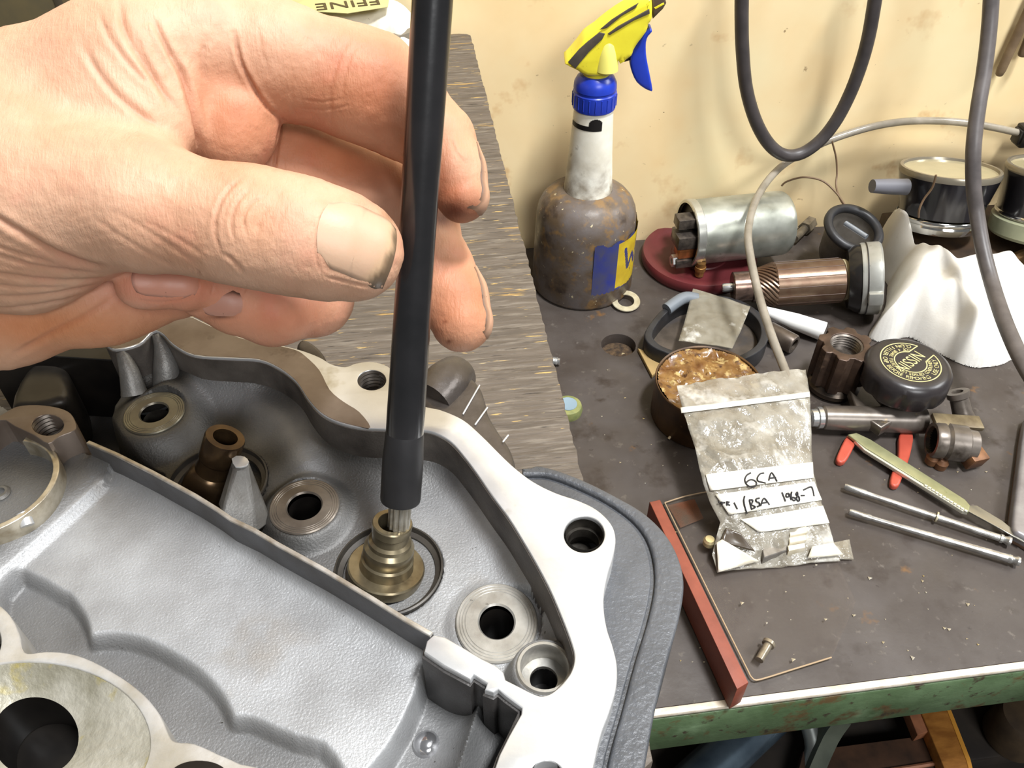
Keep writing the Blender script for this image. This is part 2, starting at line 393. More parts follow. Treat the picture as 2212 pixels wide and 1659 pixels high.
# black pit at the upper left
pit = UU([(60, 690), (229, 730), (262, 800), (266, 838), (240, 868), (236, 900), (262, 950), (300, 990), (345, 1012), (360, 1060), (420, 1090), (300, 1030), (195, 975), (150, 945), (90, 890), (-60, 915), (-60, 700)], ZU+0.003)
dp_ = sdf2(X, Y, pit); k = 1-sstep(dp_, -0.004, 0.001); Z = Z*(1-k)+(ZF-0.046)*k
# lower chamber
Zl = np.full(X.shape, ZL)+0.0006*(vnoise(X, Y, 60, 8)-0.5)
Zl += 0.0035*np.exp(-np.maximum(dP-0.0006, 0)/0.0026)
edge = UU([(928, 1400), (908, 1450), (893, 1500), (868, 1555), (835, 1610), (790, 1665), (760, 1710)], ZL)
edgep = np.concatenate([edge, UU([(1500, 1800), (1500, 1300), (960, 1360)], ZL)])
de = sdf2(X, Y, edgep); k = 1-sstep(de, -0.0022, 0.0002); Zl = Zl*(1-k)+(ZF-0.026)*k
Zl = np.where(de < -0.001, np.maximum(Zl, ZF-0.026+0.012*np.exp(-pdist(X, Y, UU([(1050, 1500), (1020, 1590), (985, 1700)], ZF-0.02), False)/0.004)), Zl)
rdg = UU([(215, 1040), (130, 1115), (40, 1195), (-40, 1262)], ZL+0.004)
dr = pdist(X, Y, rdg, False); lft = ((rdg[-1][0]-rdg[0][0])*(Y-rdg[0][1])-(rdg[-1][1]-rdg[0][1])*(X-rdg[0][0])) < 0
Zl = np.where(lft, Zl+0.0042*(1-np.exp(-dr/0.0022)), Zl)+0.0016*np.exp(-(dr/0.0016)**2)
lrW = cr(UU([(-120, 1290), (-10, 1303), (22, 1330), (42, 1370), (47, 1398), (60, 1411), (100, 1407), (150, 1411), (200, 1428), (260, 1462), (310, 1500), (345, 1543), (365, 1588), (380, 1602), (420, 1606), (470, 1628), (520, 1650), (600, 1690), (600, 1900), (-120, 1900)], ZF-0.0035), 3)
dm = sdf2(X, Y, lrW+np.array([0.0095, 0.0085])); Zl = Zl-0.0060*(1-sstep(dm, 0.0, 0.0036))  # hollow shaped like the lower rim's cast shadow
zz = np.where(upper, Z, Zl)
# thin wall between both chambers, upper edge a little below the rim
for c, r, hh in ((bc2, 0.0124, ZF-0.0168), (bc3, 0.0140, ZF-0.0198), (bc1, 0.0118, ZF-0.0146)):
    zz = np.where(np.hypot(X-c[0], Y-c[1]) < r, np.minimum(zz, hh), zz)
cell_in = inside(X, Y, np.concatenate([outerW, UU([(-80, 700), (-80, 1760), (1200, 1760)], ZF)]))
cell_in &= ~inside(X, Y, UU(ell(64, 1604, 235, 168, 60), ZF-0.006)); cell_in &= ~inside(X, Y, UU(ell(-58, 1385, 66, 62, 40), ZF-0.006)); cell_in &= ~inside(X, Y, UU(ell(1262, 1154, 50, 45, 40), ZF-0.01))
# machined hole through bosses
for c, r in ((bc2, 0.0057), (bc3, 0.0053), (bc1, 0.0050), (bc4, 0.0068)):
    d = np.hypot(X-c[0], Y-c[1]); cell_in &= d > r+0.0006
fcs, idx = grid_faces(cell_in)
V = np.stack([X[cell_in]-cs0[0], Y[cell_in]-cs0[1], zz[cell_in]-cs0[2]], 1)
me = bpy.data.meshes.new('cast_interior'); me.from_pydata(V.tolist(), [], fcs.tolist())
ox, oy = X[cell_in], Y[cell_in]; up_ = upper[cell_in]
pu_, pv_ = [], []
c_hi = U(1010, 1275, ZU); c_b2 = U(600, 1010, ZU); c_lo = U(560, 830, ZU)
film = 1-sstep(-np.hypot(ox-c_hi[0], (oy-c_hi[1])), -0.062, -0.020)*0.92  # film: the hand's shade over the upper floor, painted into the tint
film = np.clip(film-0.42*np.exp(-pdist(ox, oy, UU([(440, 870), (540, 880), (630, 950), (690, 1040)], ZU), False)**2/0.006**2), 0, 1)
rim_shade = 0.50*(1-sstep(dm[cell_in], 0.0002, 0.0036))*sstep(sdf2(ox, oy, lrW), -0.001, 0.0)  # cast shadow of the lower rim painted as dark tint
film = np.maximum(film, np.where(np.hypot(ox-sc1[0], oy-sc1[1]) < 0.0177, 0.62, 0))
film = np.where(up_, film*(0.95+0.25*(vnoise(ox, oy, 90, 61)-0.5)), 0.14*vnoise(ox, oy, 60, 62)+0.30*np.exp(-dP[cell_in]/0.0045)+rim_shade+0.42*(1-sstep(de[cell_in], -0.003, -0.0005))+0.50*np.where(lft[cell_in], sstep(dr[cell_in], 0.001, 0.003), 0))  # lower floor likewise: shade at wall foot, recess and left slope
ci = me.color_attributes.new('tint', 'FLOAT_COLOR', 'POINT'); cc = np.ones((len(ox), 4)); cc[:, :3] = 1-np.clip(film, 0, 1)[:, None]*np.array([0.86, 0.87, 0.885])  # film: shade on the chamber floors, written into the tint
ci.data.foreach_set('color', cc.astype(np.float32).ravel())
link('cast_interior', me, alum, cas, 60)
pf = UU([(919, 1392), (914, 1410), (960, 1441), (1017, 1471), (1024, 1460), (1051, 1478), (1046, 1492), (1066, 1499), (1076, 1492), (1092, 1506), (1124, 1531), (1098, 1588), (1077, 1630), (1052, 1700)], ZF)
Tf = np.gradient(pf, axis=0); Tf /= np.linalg.norm(Tf, axis=1)[:, None]; Nf = np.stack([-Tf[:, 1], Tf[:, 0]], 1)
ext('pad_shade_strip', [np.concatenate([pf+Nf*0.0006, (pf-Nf*0.0006)[::-1]])], ZF-0.028, ZF-0.0022, 0.0001, M('dark_pad_void_shade', (74, 72, 71), (54, 51, 49), vs=60, rough=0.45, metal=0.3, bump=0.3, bs=1200, bd=0.0004), cas, cs0, 60, 1)  # dark strip standing in for the shaded void beneath the pad
wl = innerW; Tw = np.gradient(wl, axis=0); Tw /= np.linalg.norm(Tw, axis=1)[:, None]; Nw = np.stack([-Tw[:, 1], Tw[:, 0]], 1)
probe = wl[len(wl)//2]+Nw[len(wl)//2]*0.001
sgn = 1 if not inside(np.array([probe[0]]), np.array([probe[1]]), flW)[0] else -1
ext('rim_wall', [np.concatenate([wl+Nw*sgn*0.00035, (wl-Nw*sgn*0.0006)[::-1]])], ZF-0.034, ZF-0.0011, 0.0001, M('oily_shaded_wall', (98, 92, 86), (66, 61, 57), vs=60, rough=0.45, metal=0.3, bump=0.35, bs=1200, bd=0.0004), cas, cs0, 60, 1)  # rough oily wall, its shaded side also painted darker
# outer wall + closed bottom of the casting
ext('base', [cr(UU([(1180, 1040), (1260, 1090), (1330, 1150), (1335, 1440), (1290, 1690), (1240, 1820), (0, 1900), (-250, 1500), (-250, 830), (60, 700), (400, 672), (620, 740), (840, 785), (1000, 900)], ZF), 4)],
    ZB+0.0001, ZB+0.0035, 0.001, blackin, cas, cs0)
ctr = (np.mean(outerW, 0))
# --- machined boss rings
bossm = M('machined_boss_face', (184, 182, 176), (150, 146, 138), vs=110, rough=0.36, metal=0.55, bump=0.25, bs=700, bd=0.0003, spots=[((50, 44, 38), 230, 0.70, 0.76)])
def boss(c, R, r, zt, hgt, mat=bossm, tilt=None, groove=True, dark=True, oy=1.0):
    pr = [(R, -hgt), (R, -0.0004), (R-0.0004, 0)]
    if groove:
        for q in (0.86, 0.74, 0.62): pr += [(r+(R-r)*q, 0), (r+(R-r)*(q-0.02), -0.00012), (r+(R-r)*(q-0.04), 0)]
    pr += [(r+0.0005, 0), (r, -0.0006), (r, -hgt), (r*0.95, -0.018), (0, -0.018)]
    pr2 = pr[:-3]; org = (c[0]-cs0[0], c[1]-cs0[1], zt-cs0[2]); Rm = Matrix.Identity(3) if tilt is None else tilt
    if oy != 1.0: Rm = Rm @ Matrix.Diagonal((1, oy, 1))
    lathe('boss', pr2, mat, cas, 56, 25, (Rm, org))
    lathe('bore', [(r*0.999, -hgt*0.6), (r*0.99, -hgt), (r*0.95, -0.020), (0, -0.020)], blackin if dark else dkmetal, cas, 40, 25, (Rm, org))
boss(bc2, 0.0118, 0.0057, ZF-0.0160, 0.004, M('oily_boss_face', (120, 112, 102), (92, 84, 76), vs=90, rough=0.34, metal=0.55, bump=0.2, bs=600, bd=0.0003))
boss(bc3, 0.0126, 0.0053, ZF-0.0190, 0.004, oy=1.08)
boss(bc1, 0.0112, 0.0050, ZF-0.0138, 0.006, M('green_oily_boss_face', (112, 108, 92), (88, 82, 72), vs=90, rough=0.36, metal=0.5, bump=0.2, bs=600, bd=0.0003), dark=False)
c4 = bc4
lathe('boss', [(0.0086, -0.012), (0.0085, -0.0012), (0.0076, 0), (0.0068, 0), (0.0066, -0.0006), (0.0066, -0.0075), (0.0040, -0.0076), (0.0040, -0.014)], bossm, cas, 48, 30,
      (Matrix.Identity(3), (c4[0]-cs0[0], c4[1]-cs0[1], ZF-0.0098-cs0[2])))
lathe('bore', [(0.0040, -0.009), (0.0039, -0.018), (0, -0.018)], blackin, cas, 32, 30, (Matrix.Identity(3), (c4[0]-cs0[0], c4[1]-cs0[1], ZF-0.0098-cs0[2])))
# seat rims around the spindles
seatm = M('oily_seat_ring', (70, 66, 60), (48, 44, 40), vs=80, rough=0.45, metal=0.3)
for c in (sc1, sc2):
    lathe('seat_ring', [(0.0176, -0.003), (0.0176, 0.0007), (0.0170, 0.0009), (0.0166, -0.0010), (0.0150, -0.0016), (0.0148, -0.0030)], seatm, cas, 64, 30,
          (Matrix.Identity(3), (c[0]-cs0[0], c[1]-cs0[1], ZU+0.0002-cs0[2])))
# --- upper left block with threaded hole and half-round bearing seat
blk = [(-60, 925), (0, 897), (35, 878), (80, 874), (125, 880), (152, 892), (164, 915), (160, 930), (128, 943), (104, 958), (74, 941), (32, 921), (0, 908), (-60, 950)]
th2 = UU(ell(103, 918, 34, 22), ZF-0.0005)
ext('rim', [cr(UU(blk, ZF-0.0005), 3), th2], ZF-0.034, ZF-0.0005, 0.0004, brown, cas, cs0)
bore('threaded_bore', 103, 918, 34, 0.010, M('thread_metal', (120, 112, 104)), 6, ZF-0.0005)
bw = cr(UU([(104, 958), (160, 930), (195, 962), (250, 985), (225, 1045), (140, 1110), (60, 1185), (-60, 1280), (-60, 1140), (0, 1132), (46, 1112), (84, 1078), (106, 1040), (113, 1000)], ZF-0.004), 3)
sc_ = U(-30, 1045, ZF-0.004)
def arcpx(rad, z, a0=-70, a1=70, n=26):
    c = U(-22, 1045, z); r = PX(rad, c)
    return np.array([(c[0]+r*math.cos(math.radians(a)), c[1]+r*math.sin(math.radians(a))) for a in np.linspace(a0, a1, n)])
ao, ai = arcpx(140, ZF-0.0045, -110, 75), arcpx(126, ZF-0.0045, -110, 75)
ext('bearing_seat_lip', [np.concatenate([ao, ai[::-1]])], ZF-0.013, ZF-0.0045, 0.0004,
    M('bright_lip', (198, 190, 172), (150, 138, 116), vs=160, rough=0.3, metal=0.6), cas, cs0)
ext('bearing_seat', [np.concatenate([arcpx(127, ZF-0.0125, -180, 179, 60)])], ZF-0.020, ZF-0.0125, 0.0003, M('dark_oily_metal', (62, 58, 52), (44, 40, 36), vs=60, rough=0.34, metal=0.3), cas, cs0)
p = U(4, 1072, ZF-0.0125); lathe('stud', [(0.0034, 0), (0.0034, 0.0016), (0.0026, 0.0024), (0.0018, 0.0024), (0.0016, 0.0008), (0, 0.0008)], alum2, cas, 28, 30, (Matrix.Identity(3), p-np.array(cs0)))
p = U(50, 1108, ZF-0.006); q = U(60, 1136, ZF-0.0085)
tube('locating_pin', [p-np.array(cs0), (p+q)/2-np.array(cs0), q-np.array(cs0)], 0.0021, rimm, cas, 14, 4)
# --- rib spike and upright fin
def blob_tube(name, pts, rad, mat, seg=14): tube(name, [np.array(p_)-np.array(cs0) for p_ in pts], rad, mat, cas, seg, 5)
blob_tube('rib', [U(336, 722, ZF-0.001), U(350, 752, ZF-0.006), U(358, 790, ZF-0.012), U(362, 830, ZF-0.019)], [0.0014, 0.0032, 0.0048, 0.0058], alum2)
blob_tube('rib', [U(262, 760, ZF-0.002), U(278, 800, ZF-0.008), U(290, 850, ZF-0.016)], [0.0020, 0.0036, 0.0050], alum2)
tip = U(516, 996, ZF-0.0015); tl, tr_, tb = U(502, 990, ZF-0.001), U(538, 990, ZF-0.001), U(520, 1008, ZF-0.002)
fin = [U(499, 994, ZF-0.0015), U(510, 985, ZF-0.0012), U(530, 987, ZF-0.0012), U(540, 998, ZF-0.0015), U(532, 1010, ZF-0.0018), U(508, 1012, ZF-0.0018),
       U(470, 1092, ZF-0.011), U(500, 1052, ZF-0.014), U(560, 1060, ZF-0.018), U(588, 1128, ZF-0.0195), U(556, 1152, ZF-0.0165), U(478, 1112, ZF-0.0075)]
ff = [(0, 1, 2, 3, 4, 5)]+[(i, (i+1) % 6, 6+(i+1) % 6, 6+i) for i in range(6)]+[(11, 10, 9, 8, 7, 6)]
fo = mesh('fin', [np.array(p_)-np.array(cs0) for p_ in fin], ff, alum2, cas, 30)
bv = fo.modifiers.new('bevel', 'BEVEL'); bv.width = 0.0009; bv.segments = 2
ext('fin_tip', [cr(UU([(501, 993), (511, 986), (529, 988), (538, 998), (531, 1008), (509, 1010)], ZF-0.0013), 2)], ZF-0.0016, ZF-0.0009, 0.0001,
    M('scraped_bright_metal', (222, 222, 220), rough=0.35, metal=0.4), cas, cs0)
# --- bright scraped top of the thin partition wall
pw = []
for sgn in (1, -1):
    q = partW if sgn == 1 else partW[::-1]
    T = np.gradient(q, axis=0); T /= np.linalg.norm(T, axis=1)[:, None]; pw.append(q+np.stack([-T[:, 1], T[:, 0]], 1)*0.0007)
ext('partition_wall', [np.concatenate(pw)], ZF-0.020, ZF-0.0016, 0.0003, M('wall_top_metal', (196, 192, 184), (140, 128, 110), vs=120, rough=0.34, metal=0.5), cas, cs0)
ext('wall_shade_face', [np.concatenate([q_+0 for q_ in ([partW+Tn_*0.00085 for Tn_ in (np.stack([-np.gradient(partW, axis=0)[:, 1], np.gradient(partW, axis=0)[:, 0]], 1)/np.linalg.norm(np.gradient(partW, axis=0), axis=1)[:, None],)]+[(partW-Tn_*0.00085)[::-1] for Tn_ in (np.stack([-np.gradient(partW, axis=0)[:, 1], np.gradient(partW, axis=0)[:, 0]], 1)/np.linalg.norm(np.gradient(partW, axis=0), axis=1)[:, None],)])])],
    ZF-0.020, ZF-0.0023, 0.0003, M('shaded_wall_face', (92, 92, 94), (76, 74, 73), vs=60, rough=0.5, metal=0.3, bump=0.3, bs=1200, bd=0.0004), cas, cs0)  # shade on the partition's front put into a darker grey
# --- lower left rim with the big hole
lr_px = [(-420, 1290), (-200, 1290), (-60, 1296), (-10, 1303), (22, 1330), (42, 1370), (47, 1398), (60, 1411), (100, 1407), (150, 1411), (200, 1428), (260, 1462), (310, 1500), (345, 1543), (365, 1588), (380, 1602), (420, 1606),
         (470, 1628), (520, 1650), (600, 1690), (640, 1950), (-420, 1950)]
ZR = ZF-0.0035
fun = UU(ell(62, 1605, 262, 175, 60), ZR); fun = np.array([p_ for p_ in fun])
bl = UU(ell(-58, 1385, 60, 56, 40), ZR)
ext('lower_rim', [cr(UU(lr_px, ZR), 3), fun, bl], ZL-0.006, ZR, 0.0005, M('worn_bright_metal', (196, 194, 190), (170, 164, 150), vs=70, rough=0.36, metal=0.5, bump=0.35, bs=500, bd=0.0004), cas, cs0)
fc = U(62, 1605, ZR); fr = PX(262, fc); hc_ = U(76, 1592, ZR-0.006); hr = PX(92, hc_)
ring1 = fun; ring2 = UU(ell(66, 1602, 220, 160, 60), ZR-0.0012); ring3 = UU(ell(72, 1596, 140, 118, 60), ZR-0.0045); ring4 = UU(ell(76, 1592, 94, 86, 60), ZR-0.006)
VV, FF = [], []
for q, z_ in ((ring1, ZR-0.0004), (ring2, ZR-0.0014), (ring3, ZR-0.0045), (ring4, ZR-0.006), (ring4, ZR-0.022)): VV += [(a-cs0[0], b-cs0[1], z_-cs0[2]) for a, b in q]
for k_ in range(4):
    for i in range(60): j = (i+1) % 60; FF.append((k_*60+i, k_*60+j, (k_+1)*60+j, (k_+1)*60+i))
mesh('hole_wall', VV[180:], [tuple(q-180 for q in f_) for f_ in FF[180:]], blackin, cas, 40); VV, FF = VV[:240], FF[:180]
mesh('funnel', VV, FF, M('stained_worn_metal', (176, 172, 160), (132, 128, 112), vs=60, rough=0.5, metal=0.3, bump=0.6, bs=420, bd=0.0008, spots=[((150, 138, 86), 90, 0.58, 0.7)]), cas, 40)
ext('hole_bottom', [UU(ell(76, 1592, 99, 92, 40), ZR-0.006)], ZR-0.026, ZR-0.0222, 0.0002, blackin, cas, cs0)
ext('hole_bottom', [UU(ell(-58, 1385, 64, 60, 40), ZR)], ZR-0.02, ZR-0.016, 0.0002, blackin, cas, cs0)
p = U(440, 1668, ZR); ext('hole_bottom', [UU(ell(430, 1675, 62, 32, 30), ZR+0.0002)], ZR-0.001, ZR+0.0003, 0.0001, blackin, cas, cs0)  # flat black disc standing in for the dark inside of a hole
p = U(922, 1610, ZF-0.026)
lathe('locating_dimple', [(0.0042, -0.001), (0.0040, 0.0006), (0.0030, 0.0022), (0.0016, 0.0030), (0, 0.0031)], M('polished_dimple', (190, 190, 192), rough=0.15, metal=0.9), cas, 32, 60, (Matrix.Identity(3), p-np.array(cs0)))
# --- painted outer skirt, its raised border, lugs at the back
ZS = ZF-0.0085
sk_px = [(1060, 985), (1105, 1010), (1135, 1014), (1162, 1008), (1205, 1019), (1262, 1041), (1332, 1076), (1392, 1112), (1440, 1160), (1468, 1215), (1477, 1268), (1466, 1340), (1441, 1430), (1416, 1530),
         (1396, 1640), (1375, 1760), (1000, 1760), (1180, 1560), (1290, 1440), (1270, 1300), (1290, 1200), (1230, 1110), (1120, 1040)]
skW = cr(UU(sk_px, ZS), 4)
ext('painted_skirt', [skW], ZB+0.0001, ZS-0.0014, 0.0030, darkp, cas, cs0, 50, 4)
gr_px = [(1128, 1030), (1150, 1030), (1185, 1032), (1240, 1052), (1310, 1087), (1368, 1130), (1400, 1180), (1411, 1250), (1398, 1330), (1368, 1430), (1340, 1535), (1316, 1620), (1292, 1730)]
gW = cr(UU(gr_px, ZS), 5, False); Tg = np.gradient(gW, axis=0); Tg /= np.linalg.norm(Tg, axis=1)[:, None]; Ng = np.stack([-Tg[:, 1], Tg[:, 0]], 1)   # left of travel = towards the outside
ow_px = [(1128, 1012), (1145, 1011), (1164, 1007), (1205, 1017), (1262, 1039), (1332, 1074), (1392, 1110), (1440, 1158), (1468, 1213), (1477, 1268), (1466, 1340), (1441, 1430), (1416, 1530), (1396, 1640), (1378, 1740)]
oW = cr(UU(ow_px, ZS), 5, False)
if np.linalg.norm((gW[30]+Ng[30]*0.003)-oW[len(oW)//2]) > np.linalg.norm((gW[30]-Ng[30]*0.003)-oW[len(oW)//2]): Ng = -Ng
ext('skirt_border', [np.concatenate([oW, (gW+Ng*0.00055)[::-1]])], ZB+0.002, ZS+0.0006, 0.0012, darkp, cas, cs0, 50, 4)
ext('skirt_panel', [np.concatenate([gW-Ng*0.00055, UU([(1200, 1730), (1290, 1440), (1280, 1300), (1300, 1180), (1230, 1100), (1130, 1035)], ZS)])], ZS-0.004, ZS-0.0002, 0.0007, darkp, cas, cs0, 40, 3)
lugm = M('dark_oily_cast_metal', (84, 78, 74), (62, 56, 52), vs=60, rough=0.34, metal=0.45, bump=0.3, bs=500, bd=0.0005)
lg = [(900, 860), (918, 820), (945, 795), (975, 790), (1008, 802), (1036, 828), (1049, 862), (1056, 890), (1080, 930), (1102, 962), (1113, 1000), (1095, 1020), (1040, 990), (980, 940)]
zl = ZF-0.014
ext('lug', [cr(UU(lg, zl), 4)], ZB+0.0001, zl, 0.0035, lugm, cas, cs0, 50, 4)
a_, b_ = U(975, 905, ZF-0.011), U(985, 795, zl-0.004)
blob_tube('lug_barrel', [U(930, 870, zl-0.003), U(965, 832, zl-0.003), U(985, 812, zl-0.006)], [0.0095, 0.0098, 0.0085], lugm, 24)
for (p0, p1) in (((1036, 832), (1000, 895)), ((1053, 880), (1026, 918)), ((1098, 940), (1086, 955))):
    blob_tube('casting_seam', [U(*p0, zl+0.0004), (U(*p0, zl+0.0004)+U(*p1, zl+0.0004))/2, U(*p1, zl+0.0004)], 0.00035, rimm, 6)
ext('lug', [cr(UU([(640, 748), (650, 732), (668, 735), (690, 752), (704, 775), (690, 785), (660, 770)], zl), 3)], ZB+0.0001, zl, 0.002, lugm, cas, cs0, 50, 3)
# dark wall that closes the casting on the left and far side
ext('back_wall', [np.concatenate([UU([(-70, 650), (60, 660), (215, 690), (400, 676), (450, 697), (520, 726), (600, 742), (690, 769), (745, 790), (838, 789), (862, 813), (880, 848), (915, 874)], ZF-0.001),
                                  UU([(880, 880), (800, 830), (600, 775), (400, 735), (215, 730), (60, 720), (-70, 720)], ZF-0.001)])], ZB+0.003, ZF-0.0125, 0.0005, blackin, cas, cs0)
ext('inner_web', [cr(UU([(50, 800), (100, 770), (140, 790), (150, 850), (110, 872), (60, 880), (20, 870)], ZF-0.018), 3)], ZB+0.003, ZF-0.018, 0.004, M('dark_oily_metal', (62, 58, 52)), cas, cs0, 50, 4)

# ================================================================== SPINDLES
def spindle(name, label, base, top, prof, mat, group=None):
    base, top = np.array(base), np.array(top); ax = (top-base); L = np.linalg.norm(ax)
    t = thing(name, label, 'spindle', base, basis(ax), group)
    for nm, pr, m_ in prof(L): lathe(nm, pr, m_, t, 40, 30)
    return t
brass = M('oily_bronze_steel', (138, 128, 104), (108, 97, 76), vs=140, rough=0.28, metal=0.75, spots=[((70, 58, 44), 90, 0.6, 0.75)])
dbrass = M('dark_oily_bronze', (84, 66, 44), (56, 42, 30), vs=140, rough=0.25, metal=0.7)
b1 = U(833, 1236, ZU-0.0018); d1 = depth(b1)
t1 = UD(848, 1128, d1-0.0115)
def pr1(L):
    k = d1/F
    return [('disc', [(0, -0.0008), (82*k, -0.0008), (83*k, 0.0002), (83*k, 0.0026), (80*k, 0.0031), (58*k, 0.0031)], brass),
            ('body', [(58*k, 0.0029), (57*k, 0.0042), (56*k, L*0.30), (52*k, L*0.33), (52*k, L*0.40), (54*k, L*0.43), (53*k, L*0.54), (46*k, L*0.60), (45*k, L*0.66), (39*k, L*0.70), (38*k, L*0.82), (41*k, L*0.85), (42*k, L*0.98), (40*k, L), (30*k, L), (29*k, L*0.99), (28*k, L*0.70), (0, L*0.70)], brass)]
spindle('spindle', 'stepped bronze-coloured spindle under the tip of the black rod', b1, t1, pr1, brass)
b2 = U(432, 1100, ZU-0.006); d2 = depth(b2); t2 = UD(487, 944, d2-0.016)
def pr2(L):
    k = d2/F
    return [('body', [(0, 0), (64*k, 0), (64*k, L*0.14), (54*k, L*0.17), (52*k, L*0.40), (49*k, L*0.44), (46*k, L*0.52), (39*k, L*0.56), (36*k, L*0.70), (40*k, L*0.73), (41*k, L*0.98), (39*k, L), (25*k, L), (24*k, L*0.98), (23*k, L*0.7), (0, L*0.7)], dbrass)]
spindle('spindle', 'darker oily hollow spindle leaning in the casing beside the upright fin', b2, t2, pr2, dbrass)
# ================================================================== BLACK ROD
rb = UD(865, 1080, 0.2555); rt = UD(938, -60, 0.2000)
axr = rt-rb; Lr = np.linalg.norm(axr)
rod = thing('black_rod', 'glossy black sleeved rod held upright between thumb and fingers', 'rod', rb, basis(axr))
blk1 = M('glossy_black_plastic', (30, 29, 30), (20, 20, 21), vs=60, rough=0.27, coat=0.5, bump=0.15, bs=200, bd=0.0004)
blk2 = M('black_rubber_sleeve', (24, 23, 24), (32, 31, 32), vs=90, rough=0.5)
k_ = 0.2555/F; k2 = 0.2000/F
lathe('rod', [(0, 0.018), (39*k_, 0.018), (39.5*k_, 0.03), (42*k2*1.06, Lr*0.55), (45.5*k2, Lr), (0, Lr)], blk1, rod, 48, 40)
lathe('sleeve', [(38*k_, 0.0), (42.5*k_, 0.0), (43.5*k_, 0.0008), (43.6*k_, 0.014), (41.5*k_, 0.0185), (40.2*k_, 0.0225), (39*k_, 0.0235)], blk2, rod, 48, 40)
lathe('sleeve_end', [(0, 0.0012), (38.2*k_, 0.0012)], blk2, rod, 40, 40)
# splined steel tip
sp = []
for z_ in (-0.0095, 0.004):
    for i in range(48):
        a = 2*math.pi*i/48; r_ = (25 if i % 4 < 2 else 22.2)*k_*(0.98 if z_ < 0 else 1); sp.append((r_*math.cos(a), r_*math.sin(a), z_))
mesh('splined_tip', sp, [(i, (i+1) % 48, 48+(i+1) % 48, 48+i) for i in range(48)]+[tuple(range(48))[::-1]], M('bright_spline_steel', (186, 182, 172), (140, 132, 116), vs=200, rough=0.3, metal=0.8), rod, 20)
# ================================================================== HAND (one continuous skin grown from a smooth distance field)
def J(u, v, d, rp): return np.array([(u-W/2)/F*d, (v-H/2)/F*d, d]), rp*d/F      # millimetres, camera-aligned axes
def chain(*js): return [J(*j) for j in js]
def cap(P, a, b):
    (A, ra), (B, rb_) = a, b; ab = B-A; t = np.clip(((P-A) @ ab)/(ab @ ab), 0, 1)
    return np.linalg.norm(P-A-t[:, None]*ab, axis=1)-(ra+(rb_-ra)*t)
def chd(P, ch, k=2.0):
    d = cap(P, ch[0], ch[1])
    for i in range(1, len(ch)-1): d = smin(d, cap(P, ch[i], ch[i+1]), k)
    return d
def smin(a, b, k):
    h = np.maximum(k-np.abs(a-b), 0)/k; return np.minimum(a, b)-h*h*k*0.25
def elli(P, c, r):
    q = (P-c)/np.array(r); n = np.linalg.norm(q, axis=1); return (n-1)*min(r)
META = chain((-260, 300, 236, 165), (60, 252, 226, 160), (300, 150, 226, 150), (440, 105, 230, 140))
THEN = chain((-260, 420, 226, 190), (60, 415, 214, 172), (300, 440, 208, 132))
THEN2 = chain((-260, 560, 230, 140), (60, 545, 222, 118), (205, 525, 220, 72))
THUMB = chain((230, 425, 210, 132), (330, 450, 207, 122), (450, 476, 207, 117), (545, 490, 207, 123), (650, 512, 209, 121), (745, 536, 212, 108), (772, 545, 213, 95))
HYPO = chain((-260, 690, 252, 150), (0, 655, 246, 130), (220, 622, 244, 112), (400, 590, 250, 92))
WEB = chain((210, 180, 220, 112), (330, 260, 219, 95))
PAD = J(505, 255, 232, 104)
INDEX = chain((440, 105, 231, 138), (600, 132, 234, 120), (740, 170, 239, 112), (800, 192, 241, 116), (870, 240, 244, 98), (945, 305, 242, 78), (975, 370, 240, 68), (998, 424, 238, 57))
MIDDLE = chain((420, 330, 252, 112), (640, 380, 262, 112), (840, 455, 268, 102), (900, 500, 266, 88), (945, 580, 261, 74), (975, 640, 258, 72), (997, 695, 255, 66))
RING = chain((380, 430, 262, 110), (600, 520, 270, 100), (675, 640, 262, 84), (590, 668, 250, 76), (510, 650, 243, 68), (440, 632, 238, 56))
PINKY = chain((300, 560, 256, 90), (520, 590, 258, 62), (560, 612, 250, 52), (470, 622, 238, 50), (400, 617, 231, 49), (318, 613, 227, 51), (300, 612, 226, 50))
def hand_sdf(P):
    d = smin(chd(P, META, 8), chd(P, THEN, 10), 16)
    d = smin(d, chd(P, THEN2, 8), 10)
    d = smin(d, chd(P, WEB, 8), 10)
    d = smin(d, chd(P, THUMB, 5), 7)
    d = smin(d, elli(P, PAD[0], (PAD[1]*0.95, PAD[1]*1.18, PAD[1]*0.92)), 3.4)
    idx = chd(P, INDEX, 3.5)
    d = smin(d, idx, 1.8)
    back = smin(smin(chd(P, MIDDLE, 3.5), chd(P, RING, 3.5), 1.0), chd(P, PINKY, 3), 0.9)
    back = smin(back, chd(P, HYPO, 8), 1.6)
    return smin(d, back, 1.1)
